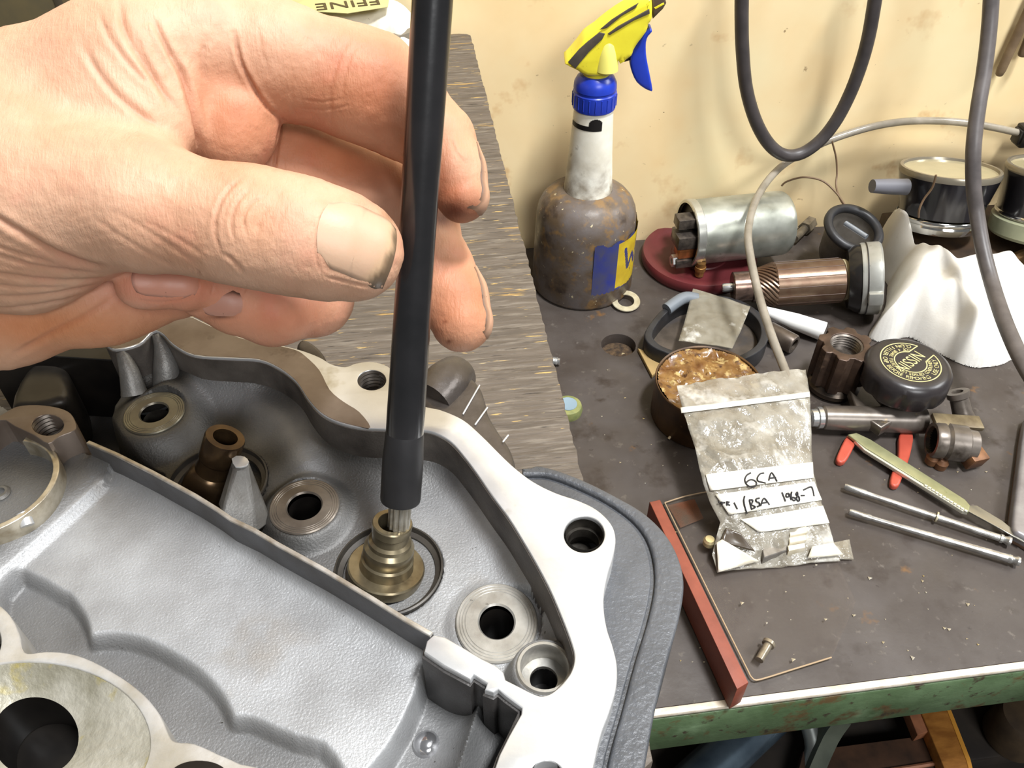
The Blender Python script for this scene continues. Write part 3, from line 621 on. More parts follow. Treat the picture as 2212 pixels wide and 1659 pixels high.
CREASE = [  # picture polyline, depth mm, half width mm
    ([(372, 120), (390, 150), (405, 190), (420, 245), (429, 300), (432, 332)], 1.3, 1.3),
    ([(505, 70), (512, 105), (522, 140), (548, 190), (578, 232), (610, 260)], 0.9, 1.0),
    ([(610, 262), (600, 310), (592, 368)], 0.6, 0.9),
    ([(178, 98), (215, 160), (255, 208), (310, 252), (350, 276)], 0.55, 1.5), ([(330, 40), (350, 85), (375, 130)], 0.5, 1.2), ([(285, 60), (310, 120), (345, 190), (372, 250)], 0.35, 1.6),
    ([(478, 548), (464, 505), (470, 455), (493, 410), (528, 382)], 0.42, 0.8), ([(508, 526), (500, 484), (510, 442), (536, 412)], 0.40, 0.7),
    ([(532, 508), (526, 474), (541, 442), (566, 428)], 0.35, 0.6), ([(528, 592), (505, 565), (485, 548)], 0.35, 0.8), ([(556, 520), (560, 480), (580, 452)], 0.2, 0.7), ([(595, 530), (604, 480), (620, 440)], 0.12, 0.8),
    ([(-40, 450), (50, 505), (120, 545), (200, 573), (262, 582)], 0.7, 1.4), ([(-40, 585), (60, 600), (140, 606), (240, 600)], 0.35, 0.9), ([(-40, 640), (60, 640), (150, 628), (240, 608)], 0.35, 0.9),
    ([(-40, 540), (60, 570), (130, 582), (240, 590)], 0.25, 0.9), ([(-40, 612), (60, 622), (150, 618)], 0.25, 0.7), ([(-40, 668), (60, 662), (150, 645), (235, 618)], 0.3, 0.8), ([(-40, 520), (40, 548), (110, 566)], 0.3, 0.8),
    ([(20, 772), (100, 725), (190, 678), (250, 640)], 0.5, 1.5), ([(755, 82), (730, 130), (714, 200), (716, 262)], 0.25, 1.0), ([(770, 95), (748, 150), (738, 220)], 0.15, 0.7),
    ([(636, 148), (630, 200), (640, 262)], 0.12, 0.9), ([(975, 300), (985, 330), (1005, 350)], 0.2, 0.7),
    ([(420, 640), (426, 600), (430, 580)], 0.25, 0.5), ([(455, 640), (462, 605)], 0.2, 0.5), ([(520, 650), (535, 612)], 0.2, 0.6)]
CREASE += [([(212, 22), (236, 80), (285, 145), (330, 190)], 0.35, 1.2), ([(255, -10), (268, 60), (305, 130), (352, 195), (392, 250)], 0.55, 1.5), ([(345, 60), (372, 130), (398, 200), (412, 270)], 0.35, 1.1),
           ([(440, 90), (438, 140), (446, 185)], 0.4, 1.5), ([(560, 62), (566, 110), (582, 160)], 0.12, 0.7), ([(640, 232), (700, 238), (760, 226)], 0.12, 0.6), ([(650, 214), (700, 220), (745, 212)], 0.1, 0.6),
           ([(300, 470), (380, 512), (450, 560)], 0.12, 0.9), ([(240, 450), (330, 505), (430, 575)], 0.12, 0.9), ([(200, 470), (290, 528), (380, 580)], 0.14, 0.9)]
CREASE += [([(762, 446), (722, 440), (698, 462), (686, 498), (682, 540), (688, 578), (704, 598)], 0.30, 0.55), ([(704, 598), (760, 612), (800, 620)], 0.28, 0.6), ([(722, 440), (790, 452), (838, 474)], 0.25, 0.6),
           ([(425, 578), (432, 606), (424, 640)], 0.22, 0.5), ([(290, 646), (350, 652), (420, 642)], 0.18, 0.5)]
def surf_nets(f, lo, hi, h):
    n = np.ceil((hi-lo)/h).astype(int)+1
    ax = [lo[i]+h*np.arange(n[i]) for i in range(3)]
    G = np.empty(tuple(n), np.float32)
    YY, ZZ = np.meshgrid(ax[1], ax[2], indexing='ij')
    for i in range(n[0]):
        P = np.stack([np.full(YY.size, ax[0][i]), YY.ravel(), ZZ.ravel()], 1); G[i] = f(P).reshape(n[1], n[2])
    S = G < 0
    corners = [(a, b, c) for a in (0, 1) for b in (0, 1) for c in (0, 1)]
    sl = lambda A, o: A[o[0]:A.shape[0]-1+o[0], o[1]:A.shape[1]-1+o[1], o[2]:A.shape[2]-1+o[2]]
    cnt = sum(sl(S, c).astype(np.int8) for c in corners); act = (cnt > 0) & (cnt < 8)
    I = np.argwhere(act); idx = -np.ones(act.shape, int); idx[act] = np.arange(len(I))
    acc = np.zeros((len(I), 3)); k = np.zeros(len(I))
    vals = {c: G[I[:, 0]+c[0], I[:, 1]+c[1], I[:, 2]+c[2]] for c in corners}
    for a in corners:
        for axn in range(3):
            if a[axn] == 0:
                b = list(a); b[axn] = 1; b = tuple(b); va, vb = vals[a], vals[b]; m = (va < 0) != (vb < 0)
                t = np.where(m, va/(va-vb+1e-12), 0); pos = np.tile(np.array(a, float), (len(I), 1)); pos[:, axn] += t
                acc[m] += pos[m]; k[m] += 1
    Vx = lo+h*(I+acc/k[:, None]); Q = []
    for axn in range(3):
        o = [0, 0, 0]; o[axn] = 1
        A = S[:-1] if axn == 0 else (S[:, :-1] if axn == 1 else S[:, :, :-1]); B = S[1:] if axn == 0 else (S[:, 1:] if axn == 1 else S[:, :, 1:])
        E = np.argwhere(A != B); b, c = [(1, 2), (2, 0), (0, 1)][axn]
        ok = (E[:, b] > 0) & (E[:, c] > 0) & (E[:, b] < act.shape[b]) & (E[:, c] < act.shape[c]); E = E[ok]
        def g(db, dc):
            e = E.copy(); e[:, b] -= db; e[:, c] -= dc; return idx[e[:, 0], e[:, 1], e[:, 2]]
        q = np.stack([g(0, 0), g(1, 0), g(1, 1), g(0, 1)], 1); fl = A[E[:, 0], E[:, 1], E[:, 2]]
        q[~fl] = q[~fl][:, ::-1]; Q.append(q)
    Q = np.concatenate(Q); return Vx, Q[(Q >= 0).all(1)]
def grad(P, f, e=0.05):
    g = np.stack([f(P+np.eye(3)[i]*e)-f(P-np.eye(3)[i]*e) for i in range(3)], 1); return g/(np.linalg.norm(g, axis=1)[:, None]+1e-12)
def c2w(P): P = np.asarray(P)*0.001; return CAM + P[:, :1]*RGT - P[:, 1:2]*UPV + P[:, 2:3]*FWD
hv, hf = surf_nets(hand_sdf, np.array([-164.0, -122.0, 182.0]), np.array([4.0, 6.0, 292.0]), 1.0)
tmp = bpy.data.meshes.new('tmp'); tmp.from_pydata(hv.tolist(), [], hf.tolist())
bm = bmesh.new(); bm.from_mesh(tmp); bpy.data.meshes.remove(tmp)
for it in range(2):
    bmesh.ops.subdivide_edges(bm, edges=bm.edges, cuts=1, use_grid_fill=True)
    P = np.array([v.co for v in bm.verts])
    for _ in range(2):
        d = hand_sdf(P); g = grad(P, hand_sdf); P = P-g*np.clip(d, -0.6, 0.6)[:, None]
    for v, p in zip(bm.verts, P): v.co = p
    if it == 0 and len(bm.verts) > 160000: break
bm.verts.ensure_lookup_table()
P = np.array([v.co for v in bm.verts]); Nn = grad(P, hand_sdf)
# soften: two rounds of laplacian relaxation
E_ = np.array([(e.verts[0].index, e.verts[1].index) for e in bm.edges])
def lap(P, n, lam=0.5):
    for _ in range(n):
        s = np.zeros_like(P); k = np.zeros(len(P)); np.add.at(s, E_[:, 0], P[E_[:, 1]]); np.add.at(s, E_[:, 1], P[E_[:, 0]])
        np.add.at(k, E_[:, 0], 1); np.add.at(k, E_[:, 1], 1); P = P+(s/k[:, None]-P)*lam
    return P
P = lap(P, 3)
pu, pv = W/2+F*P[:, 0]/P[:, 2], H/2+F*P[:, 1]/P[:, 2]
vd = P/np.linalg.norm(P, axis=1)[:, None]; facing = sstep(-(Nn*vd).sum(1), 0.05, 0.35)
disp = np.zeros(len(P)); tint = np.ones((len(P), 3))
for pl, dp, wd_ in CREASE:
    q = cr(pl, 4, False); bb = (pu > q[:, 0].min()-60) & (pu < q[:, 0].max()+60) & (pv > q[:, 1].min()-60) & (pv < q[:, 1].max()+60)
    dd = pdist(pu[bb], pv[bb], q, False)*P[bb, 2]/F
    L = np.hypot(*(q[-1]-q[0])); tt = np.clip(((pu[bb]-q[0][0])*(q[-1][0]-q[0][0])+(pv[bb]-q[0][1])*(q[-1][1]-q[0][1]))/L**2, 0, 1)
    fade = np.minimum(sstep(tt, 0, 0.18), sstep(1-tt, 0, 0.18))*0.8+0.2
    disp[bb] -= dp*facing[bb]*fade*(np.exp(-(dd/(wd_*0.55))**2)-0.35*np.exp(-((dd-wd_*1.25)/(wd_*0.7))**2))
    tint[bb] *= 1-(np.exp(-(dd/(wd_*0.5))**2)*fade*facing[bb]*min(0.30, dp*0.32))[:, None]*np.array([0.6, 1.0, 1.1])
# skin colour zones (pigment, grime, and shade painted on index, fingertips and heel), centred on spots of the picture
def zone(cu_, cv_, ru, rv, col, amt, lo=0, hi=1e9):
    global tint
    w_ = np.exp(-(((pu-cu_)/ru)**2+((pv-cv_)/rv)**2))*amt*((P[:, 2] > lo) & (P[:, 2] < hi)); tint = tint*(1-w_[:, None])+tint*np.array(col)*w_[:, None]
zone(720, 200, 200, 95, (0.79, 0.60, 0.50), 0.95); zone(510, 270, 90, 80, (0.95, 0.76, 0.66), 0.9); zone(470, 200, 70, 60, (1.0, 0.80, 0.72), 0.8); zone(380, 520, 200, 90, (0.97, 0.90, 0.86), 0.7); zone(560, 300, 90, 70, (1.0, 0.84, 0.76), 0.6); zone(730, 340, 170, 100, (0.90, 0.60, 0.45), 1.0, 243); zone(830, 200, 60, 120, (0.80, 0.66, 0.60), 0.8)
zone(820, 190, 110, 120, (0.97, 0.78, 0.66), 0.8); zone(1000, 650, 90, 110, (0.80, 0.54, 0.41), 1.0); zone(990, 420, 60, 60, (0.76, 0.52, 0.41), 1.0); zone(965, 300, 60, 60, (0.90, 0.74, 0.62), 0.8)
zone(350, 620, 150, 55, (1.0, 0.66, 0.64), 1.0, 214); zone(506, 668, 12, 9, (0.25, 0.2, 0.2), 0.95, 225); zone(478, 684, 26, 5, (0.25, 0.2, 0.2), 0.9, 225); zone(600, 690, 160, 60, (1.0, 0.70, 0.62), 0.95, 225); zone(180, 720, 260, 60, (0.98, 0.76, 0.58), 0.9, 225); zone(60, 700, 200, 40, (0.97, 0.72, 0.52), 0.7, 225)
zone(955, 370, 22, 70, (0.62, 0.48, 0.40), 0.85); zone(985, 458, 45, 24, (0.50, 0.34, 0.28), 0.8); zone(980, 452, 32, 22, (0.40, 0.30, 0.27), 0.9); zone(955, 475, 22, 14, (0.45, 0.34, 0.30), 0.8); zone(930, 400, 30, 70, (0.62, 0.50, 0.42), 0.7); zone(1030, 455, 14, 25, (0.6, 0.42, 0.36), 0.7)
zone(832, 500, 26, 40, (0.80, 0.76, 0.70), 0.8, 0, 222); zone(840, 470, 30, 14, (0.68, 0.64, 0.58), 0.8, 0, 222); zone(700, 440, 60, 12, (0.9, 0.86, 0.82), 0.6); zone(945, 705, 30, 60, (0.70, 0.50, 0.42), 0.6)
zone(970, 738, 6, 5, (0.35, 0.25, 0.22), 0.9); zone(962, 695, 5, 4, (0.45, 0.32, 0.28), 0.8); zone(550, 480, 60, 60, (0.99, 0.90, 0.80), 0.7)
zone(720, 740, 30, 20, (0.85, 0.70, 0.62), 0.6)
P = P+Nn*disp[:, None]
# fine skin relief
P = P+Nn*((vnoise(pu, pv, 0.045, 21)-0.5)*0.22+(vnoise(pu+pv*0.4, pv-0.4*pu, 0.10, 22)-0.5)*0.10)[:, None]
wP = c2w(P); horg = c2w(np.array([[-60.0, -40.0, 225.0]]))[0]
for v, p in zip(bm.verts, wP-horg): v.co = p
me = bpy.data.meshes.new('skin'); bm.to_mesh(me); bm.free()
ca = me.color_attributes.new('tint', 'FLOAT_COLOR', 'POINT')
ca.data.foreach_set('color', np.concatenate([np.clip(tint, 0, 1), np.ones((len(tint), 1))], 1).astype(np.float32).ravel())
skin = M('skin', (194, 154, 127), (183, 140, 112), vs=70, rough=0.52, spec=0.35, sss=0.14, attr='tint', bump=0.3, bs=1300, bd=0.0004,
         spots=[((192, 136, 112), 40, 0.55, 0.75)])
def skin_lines(m):
    t = NT(m); b = t.n['Principled BSDF']; old = b.inputs['Normal'].links[0].from_node
    tc = t.add('ShaderNodeTexCoord'); r_ = t.add('ShaderNodeMapping'); r_.inputs['Rotation'].default_value = (0.5, 0.75, 0.2); r_.inputs['Scale'].default_value = (1.0, 0.22, 0.22)
    t.link(tc.outputs['Object'], r_.inputs[0]); n_ = t.noise(r_.outputs[0], 1500, 3, 0.6, 0.4)
    bn = t.add('ShaderNodeBump'); bn.inputs['Strength'].default_value = 0.42; bn.inputs['Distance'].default_value = 0.0004
    t.link(n_, bn.inputs['Height']); t.link(old.outputs[0], bn.inputs['Normal']); t.link(bn.outputs[0], b.inputs['Normal'])
skin_lines(skin)
hand = thing('person', 'bare left hand of a person, grimy fingertips, pinching the black rod over the casing', 'person', horg)
link('hand', me, skin, hand, 180)
def nail(name, root, tipp, nrm, wid, mat, nt=16, ns=14, bulge=0.40, sq=0.55, colf=None, f=None):
    f = f or hand_sdf
    """nail plate marched onto the skin: root/tip in camera mm, nrm = direction it faces"""
    root, tipp, nrm = map(np.array, (root, tipp, nrm)); ax = tipp-root; nrm = nrm-ax*(nrm @ ax)/(ax @ ax); nrm /= np.linalg.norm(nrm)
    sd_ = np.cross(ax/np.linalg.norm(ax), nrm); Pn, tv = [], []
    for i in range(nt):
        t = i/(nt-1)
        for j in range(ns):
            s = -1+2*j/(ns-1)
            hw = wid/2*(1-(1-sstep(np.array(t), 0, 0.22))*0.28)*(1-sstep(np.array(t), 0.86, 1.05)*0.20)
            tt = t+0.06*s*s*(1 if t < 0.5 else -1)*(1-sstep(np.array(abs(t-0.5)*2), 0.7, 1)*0+0)
            Pn.append(root+ax*tt+sd_*(hw*s)); tv.append((t, s))
    Pn = np.array(Pn)+nrm*16; tv = np.array(tv)
    for _ in range(60): Pn = Pn-nrm*np.clip(f(Pn), -2, 4)[:, None]*0.7
    up = bulge*(np.minimum(sstep(1-np.abs(tv[:, 1]), 0, 0.35), 1)*0.9+0.1)*(0.35+0.65*sstep(tv[:, 0], 0, 0.35))+0.07+0.12*sstep(tv[:, 0], 0.8, 1)
    Pt = Pn+nrm*up[:, None]; Pb = Pn-nrm*0.9
    Wv = np.concatenate([c2w(Pt), c2w(Pb)])-horg; Fs = []; n = nt*ns
    for i in range(nt-1):
        for j in range(ns-1):
            a = i*ns+j; Fs.append((a, a+1, a+ns+1, a+ns)); Fs.append((n+a, n+a+ns, n+a+ns+1, n+a+1))
    bd_ = [(0, j) for j in range(ns)]+[(i, ns-1) for i in range(1, nt)]+[(nt-1, j) for j in range(ns-2, -1, -1)]+[(i, 0) for i in range(nt-2, 0, -1)]
    bi = [i*ns+j for i, j in bd_]
    for a, b in zip(bi, bi[1:]+bi[:1]): Fs.append((a, b, n+b, n+a))
    o = mesh(name, Wv, Fs, mat, hand, 60)
    col = np.array([colf(t, s) for t, s in tv]); col = np.concatenate([col, col])
    c_ = o.data.color_attributes.new('tint', 'FLOAT_COLOR', 'POINT'); c_.data.foreach_set('color', np.concatenate([col, np.ones((len(col), 1))], 1).astype(np.float32).ravel())
    return o
nailm = M('fingernail', (184, 154, 130), rough=0.42, spec=0.35, sss=0.1, attr='tint', bump=0.15, bs=900, bd=0.0003)
def c_thumb(t, s):
    b = np.array([1.0, 0.96, 0.92]); e_ = float(sstep(np.array(t+0.14*max(0, s)), 0.80, 0.95)); d_ = float(sstep(np.array(t+0.13*max(s, 0)+0.02*math.sin(s*9)), 0.90, 0.98))
    c = b*(1-e_)+np.array([0.98, 0.97, 0.84])*e_; return c*(1-d_*0.72)*(1 - 0.25*float(sstep(np.array(abs(s)), 0.85, 1.0)))
def c_pink(t, s):
    e_ = float(sstep(np.array(abs(s)), 0.82, 1.0)); return np.array([1.0, 0.70, 0.70])*(1-0.35*e_)*(1-0.45*float(sstep(np.array(t), 0.93, 1.0)))
def c_dirty(t, s):
    e_ = float(sstep(np.array(abs(s)), 0.7, 0.98)); return np.array([0.96, 0.82, 0.76])*(1-0.75*e_)*(1-0.5*float(sstep(np.array(t), 0.9, 1.0)))
def c_ring(t, s):
    e_ = float(sstep(np.array(s), 0.55, 0.95)); return np.array([0.84, 0.62, 0.64])*(1-0.85*e_)
jj = lambda u, v, d: J(u, v, d, 1)[0]
nail('thumb_nail', jj(690, 516, 205), jj(852, 556, 208), (0.02, -0.25, -1), 17.2, nailm, 22, 18, 0.32, colf=c_thumb)
nail('little_finger_nail', jj(424, 609, 224), jj(292, 606, 222), (0.0, -0.10, -1), 8.4, nailm, colf=c_pink, f=lambda P: chd(P, PINKY, 3))
nail('ring_finger_nail', jj(524, 655, 234), jj(436, 658, 231), (0.05, 0.35, -1), 7.4, nailm, colf=c_ring, f=lambda P: chd(P, RING, 3.5))
nail('index_nail', jj(990, 318, 240), jj(1042, 462, 237), (1.0, -0.25, 0.28), 9.5, nailm, colf=c_dirty)
nail('middle_nail', jj(1000, 585, 258), jj(1062, 728, 254), (1.0, -0.30, 0.28), 10.5, nailm, colf=c_dirty)
# ================================================================== THINGS ON THE BENCH
def zat(p, v):
    """height above p at which the vertical through p crosses picture row v"""
    a = (H/2-v)/F; d0 = np.asarray(p)-CAM; z = np.array([0, 0, 1.0])
    return (a*(d0 @ FWD)-d0 @ UPV)/(z @ UPV-a*(z @ FWD))
def proj(P):
    d = np.asarray(P)-CAM; z = d @ FWD; return W/2+F*(d @ RGT)/z, H/2-F*(d @ UPV)/z
I3 = Matrix.Identity(3)
FH = np.array([FWD[0], FWD[1], 0]); FH /= np.linalg.norm(FH)
def on_plane(u, v, p, n):
    r = ray(u, v); return CAM+r*(((np.asarray(p)-CAM) @ n)/(r @ n))
def plate(name, px, p0, n, e1, thick, bev, mat, parent, org, off=0.0, holes=(), smoothn=0, ang=35, res=2):
    """extruded outline standing in a real plane (through p0, normal n)"""
    e1 = np.asarray(e1); n = np.asarray(n); e2 = np.cross(n, e1)
    def loc(q): return [((on_plane(u, v, p0, n)-p0) @ e1, (on_plane(u, v, p0, n)-p0) @ e2) for u, v in q]
    L = [np.array(loc(px))]+[np.array(loc(h)) for h in holes]
    if smoothn: L = [cr(l, smoothn) for l in L]
    o = ext(name, L, off-thick/2, off+thick/2, bev, mat, parent, (0, 0, 0), ang, res)
    m = Matrix((e1, e2, n)).transposed().to_4x4(); m.translation = Vector(np.asarray(p0)-np.asarray(org)); o.data.transform(m); return o
def sub(P, o): return [np.asarray(p)-np.asarray(o) for p in P]
def bar(name, a, b, prof_r, mat, parent, org, seg=32, ang=35):
    """lathe along a->b; prof_r = [(fraction, radius)]"""
    a, b = np.asarray(a), np.asarray(b); L = np.linalg.norm(b-a)
    return lathe(name, [(r, f*L) for f, r in prof_r], mat, parent, seg, ang, (basis(b-a), a-np.asarray(org)))

# ------------------------------------------------------------------ spray bottle
p0 = U(1256, 607, 0.0); sb = thing('spray_bottle', 'grimy trigger spray bottle with yellow head, blue collar and long white neck', 'spray bottle', p0)
kk = lambda v: (depth(p0+np.array([0, 0, zat(p0, v)])))/F
def vp(pts): return [(r*kk(v), zat(p0, v)) for v, r in pts]
grime = M('grimy_bottle_body', (104, 96, 92), (92, 76, 58), vs=45, rough=0.42, rvar=0.12, bump=0.3, bs=200, bd=0.0006,
          spots=[((128, 100, 64), 70, 0.52, 0.64), ((56, 45, 38), 40, 0.55, 0.70), ((196, 182, 146), 200, 0.66, 0.71)])
neckm = M('dirty_white_neck', (240, 238, 226), (222, 216, 198), vs=36, rough=0.4, bump=0.15, bs=200, spots=[((128, 112, 84), 55, 0.63, 0.78), ((84, 70, 52), 240, 0.72, 0.76)])
def neck_mat():
    m = neckm; t = NT(m); b = t.n['Principled BSDF']; old = b.inputs['Base Color'].links[0].from_socket
    tc = t.add('ShaderNodeTexCoord'); sx = t.add('ShaderNodeSeparateXYZ'); t.link(tc.outputs['Object'], sx.inputs[0])
    z0, z1 = zat(p0, 412), zat(p0, 300); f0_ = t.ramp(sx.outputs[2], z0, z1); iv = t.add('ShaderNodeMath', operation='SUBTRACT'); iv.inputs[0].default_value = 1.0; t.link(f0_, iv.inputs[1]); f_ = iv.outputs[0]
    n_ = t.noise(tc.outputs['Object'], 60, 5); mu = t.add('ShaderNodeMath', operation='MULTIPLY'); t.link(f_, mu.inputs[0]); t.link(t.ramp(n_, 0.36, 0.66), mu.inputs[1])
    t.link(t.mix(mu.outputs[0], old, lin((104, 84, 58))), b.inputs['Base Color'])
neck_mat()
yel = M('yellow_plastic', (240, 228, 60), (228, 212, 52), vs=40, rough=0.35, spots=[((120, 104, 40), 120, 0.68, 0.76)])
blu = M('blue_plastic', (36, 62, 178), (28, 48, 150), vs=40, rough=0.3, spots=[((60, 60, 70), 120, 0.70, 0.8)])
dgr = M('worn_dark_inlay', (84, 76, 66), (70, 64, 58), vs=80, rough=0.5)
lathe('body', vp([(607, 0), (607, 98), (605, 104), (600, 107), (475, 108), (458, 107.5), (444, 105), (431, 99), (420, 89), (412, 76), (407, 62), (405, 53)]), grime, sb, 64, 50)
lathe('neck', vp([(412, 54), (406, 52.5), (396, 51.5), (330, 47), (262, 44), (226, 42.5)]), neckm, sb, 48, 50)
lathe('collar', vp([(232, 43), (229, 46.5), (224, 47), (196, 47.5), (194, 45.5), (190, 45.5), (188, 47), (176, 46), (166, 41), (160, 35), (159, 28)]), blu, sb, 48, 30)
for i in range(22):
    a = 2*math.pi*i/22; R_ = 47.2*kk(212); z_ = zat(p0, 212); c_, s_ = math.cos(a), math.sin(a)
    tube('rib', [(R_*c_, R_*s_, zat(p0, 224)), (R_*c_, R_*s_, zat(p0, 199))], 0.0006, blu, sb, 6, 1)
lathe('swivel_ring', vp([(162, 24), (160, 28), (150, 30), (148, 27), (145, 32), (138, 34), (132, 34), (124, 28)]), yel, sb, 40, 30)
tp = p0+np.array([0, 0, zat(p0, 120)])
hd = [(1219, 127), (1226, 118), (1248, 92), (1262, 73), (1285, 57), (1300, 44), (1330, 22), (1370, -2), (1395, -14), (1404, -12), (1405, 28), (1398, 40), (1393, 57), (1376, 80), (1366, 96), (1362, 108), (1352, 116), (1337, 127), (1334, 120), (1325, 130), (1322, 145), (1302, 153), (1265, 152), (1245, 140)]
plate('head_shell', hd, tp, -FH, RGT, 0.026, 0.004, yel, sb, p0, 0.0, (), 2, 45, 3)
plate('dark_inlay', [(1225, 119), (1249, 91), (1268, 74), (1292, 55), (1304, 58), (1298, 70), (1270, 97), (1250, 121), (1241, 133)], tp, -FH, RGT, 0.0012, 0.0004, dgr, sb, p0, 0.0133)
plate('dark_inlay', [(1310, 58), (1330, 43), (1398, 5), (1399, 15), (1365, 30), (1314, 61)], tp, -FH, RGT, 0.0012, 0.0004, dgr, sb, p0, 0.0133)
plate('dark_inlay', [(1292, 50), (1318, 28), (1352, 6), (1376, -8), (1368, 4), (1340, 20), (1308, 46)], tp, -FH, RGT, 0.0012, 0.0004, dgr, sb, p0, 0.0131)
plate('nozzle', [(1404, -14), (1432, -20), (1437, 0), (1430, 12), (1408, 34)], tp, -FH, RGT, 0.016, 0.002, M('brown_black_plastic', (84, 70, 56), rough=0.4), sb, p0)
plate('nozzle_stripe', [(1410, 8), (1430, -3), (1432, 1), (1413, 12)], tp, -FH, RGT, 0.0166, 0.0003, yel, sb, p0)
lathe('plug', [(0.0, 0.026), (0.0035, 0.0245), (0.0062, 0.020), (0.0080, 0.012), (0.0090, 0.003), (0.0092, 0.0)], M('pale_yellow_plastic', (240, 232, 120), rough=0.35), sb, 28, 60,
      (I3, on_plane(1310, 150, tp-FH*0.008, FH)-p0))
plate('trigger', [(1402, 56), (1407, 63), (1399, 72), (1394, 86), (1394, 110), (1397, 130), (1403, 160), (1408, 188), (1404, 191), (1390, 185), (1374, 172), (1364, 152), (1359, 130), (1362, 108), (1372, 92), (1385, 75)], tp, -FH, RGT, 0.013, 0.002, blu, sb, p0, 0.0, (), 2, 45)
plate('linkage', [(1345, 125), (1352, 118), (1364, 118), (1364, 126), (1348, 131)], tp, -FH, RGT, 0.006, 0.0006, M('black_plastic', (26, 24, 24), rough=0.4), sb, p0)
blab = M('blue_label', (54, 62, 116), (70, 70, 96), vs=50, rough=0.45, spots=[((44, 52, 128), 30, 0.55, 0.7)])
ylab = M('yellow_label_print', (206, 180, 44), (182, 150, 40), vs=60, rough=0.45, spots=[((120, 96, 40), 90, 0.66, 0.74)])
def cyl_patch(name, R_, a0, a1, z0, z1, na, nz, fn, mats):
    """patch on the bottle wall; fn(s,t) picks a material index or None"""
    Vv, Ff, Mi = [], [], []
    for j in range(nz+1):
        for i in range(na+1):
            a = a0+(a1-a0)*i/na; d_ = -FH*math.cos(a)+RGT*math.sin(a); Vv.append(d_*R_+np.array([0, 0, z0+(z1-z0)*j/nz]))
    for j in range(nz):
        for i in range(na):
            k = fn((i+0.5)/na, (j+0.5)/nz)
            if k is not None: q = j*(na+1)+i; Ff.append((q, q+1, q+na+2, q+na+1)); Mi.append(k)
    me = bpy.data.meshes.new(name); me.from_pydata([tuple(v) for v in Vv], [], Ff)
    for m_ in mats: me.materials.append(m_)
    for p_, k in zip(me.polygons, Mi): p_.material_index = k; p_.use_smooth = True
    bm = bmesh.new(); bm.from_mesh(me); bmesh.ops.delete(bm, geom=[v for v in bm.verts if not v.link_faces], context='VERTS'); bm.to_mesh(me); bm.free()
    o = bpy.data.objects.new(name, me); COL.objects.link(o); o.parent = sb; return o
def pin(x, y, poly):
    return bool(inside(np.array([x]), np.array([y]), poly)[0])
def seg_d(x, y, a, b):
    a, b = np.array(a), np.array(b); ab = b-a; t = max(0, min(1, ((np.array([x, y])-a) @ ab)/(ab @ ab))); return np.linalg.norm(np.array([x, y])-a-t*ab)
shield = [(0.20, 0.93), (1.0, 0.93), (1.0, 0.22), (0.60, 0.13), (0.20, 0.24)]
Wst = [((0.28, 0.80), (0.33, 0.46)), ((0.33, 0.46), (0.385, 0.66)), ((0.385, 0.66), (0.44, 0.46)), ((0.44, 0.46), (0.49, 0.80)),
       ((0.54, 0.80), (0.54, 0.46)), ((0.54, 0.80), (0.62, 0.74)), ((0.62, 0.74), (0.645, 0.63)), ((0.645, 0.63), (0.62, 0.52)), ((0.62, 0.52), (0.54, 0.46)), ((0.68, 0.63), (0.72, 0.63)),
       ((0.82, 0.46), (0.82, 0.80)), ((0.82, 0.80), (0.755, 0.58)), ((0.755, 0.58), (0.85, 0.58)), ((0.89, 0.63), (0.92, 0.80)), ((0.92, 0.80), (0.96, 0.63)), ((0.96, 0.63), (0.92, 0.46)), ((0.92, 0.46), (0.89, 0.63))]
def lab(s, t):
    if t > 0.96+0.03*math.sin(s*40) or t < 0.02: return None
    if pin(s, t, shield):
        return 0 if any(seg_d(s, t, a, b) < 0.017 for a, b in Wst) else 1
    return 0
Rb = 108.3*kk(550)
cyl_patch('label', Rb, math.radians(6), math.radians(150), 0.004, zat(p0, 466), 150, 60, lab, [blab, ylab])
blackm = M('black_print', (20, 18, 18), rough=0.5)
def neckmark(s, t):
    if t < 0.42: return 0 if s < 0.98 and t > 0.02 else None
    return 0 if 0.62 < s < 1.0 and (s-0.8)**2/0.035+(t-0.5)**2/0.25 < 1 else None
o_ = cyl_patch('black_mark', 45.0*kk(250), math.radians(-80), math.radians(24), zat(p0, 264), zat(p0, 238), 40, 20, neckmark, [blackm])

# ------------------------------------------------------------------ washer, small bits
wc = U(1352, 650, 0.0045); k = depth(wc)/F
wt = thing('washer', 'pale thin flat washer lying tilted beside the spray bottle base', 'washer', wc, basis(np.array([0.0, 0, 1.0])-FH*0.16))
lathe('ring', [(18*k, -0.0006), (30*k, -0.0006), (31*k, 0), (30*k, 0.0006), (18*k, 0.0006), (17.5*k, 0), (18*k, -0.0006)], M('pale_worn_metal', (198, 190, 164), (168, 158, 130), vs=120, rough=0.4, metal=0.3), wt, 40, 30)
gc = U(1226, 890, 0.0); k = depth(gc)/F
gt = thing('plastic_ring', 'small green and blue plastic ring half hidden by the plywood edge', 'ring', gc)
lathe('ring', [(11*k, 0.0), (30*k, 0.0), (32*k, 0.004), (29*k, 0.008), (20*k, 0.009), (12*k, 0.008), (11*k, 0.0)], M('green_plastic', (142, 142, 88), (108, 116, 72), vs=90, rough=0.35), gt, 32, 40)
lathe('insert', [(0, 0.0052), (19*k, 0.0052), (19.5*k, 0.0095), (0, 0.0085)], M('pale_blue_plastic', (128, 148, 160), rough=0.25), gt, 28, 40)
bc = U(1190, 784, 0.0); k = depth(bc)/F
tb_ = thing('machine_screw', 'tiny bright screw end poking out beside the plywood edge', 'screw', bc)
Q0, Q1 = bc+np.array([-0.004, 0, 0.0042]), U(1209, 781, 0.0042)
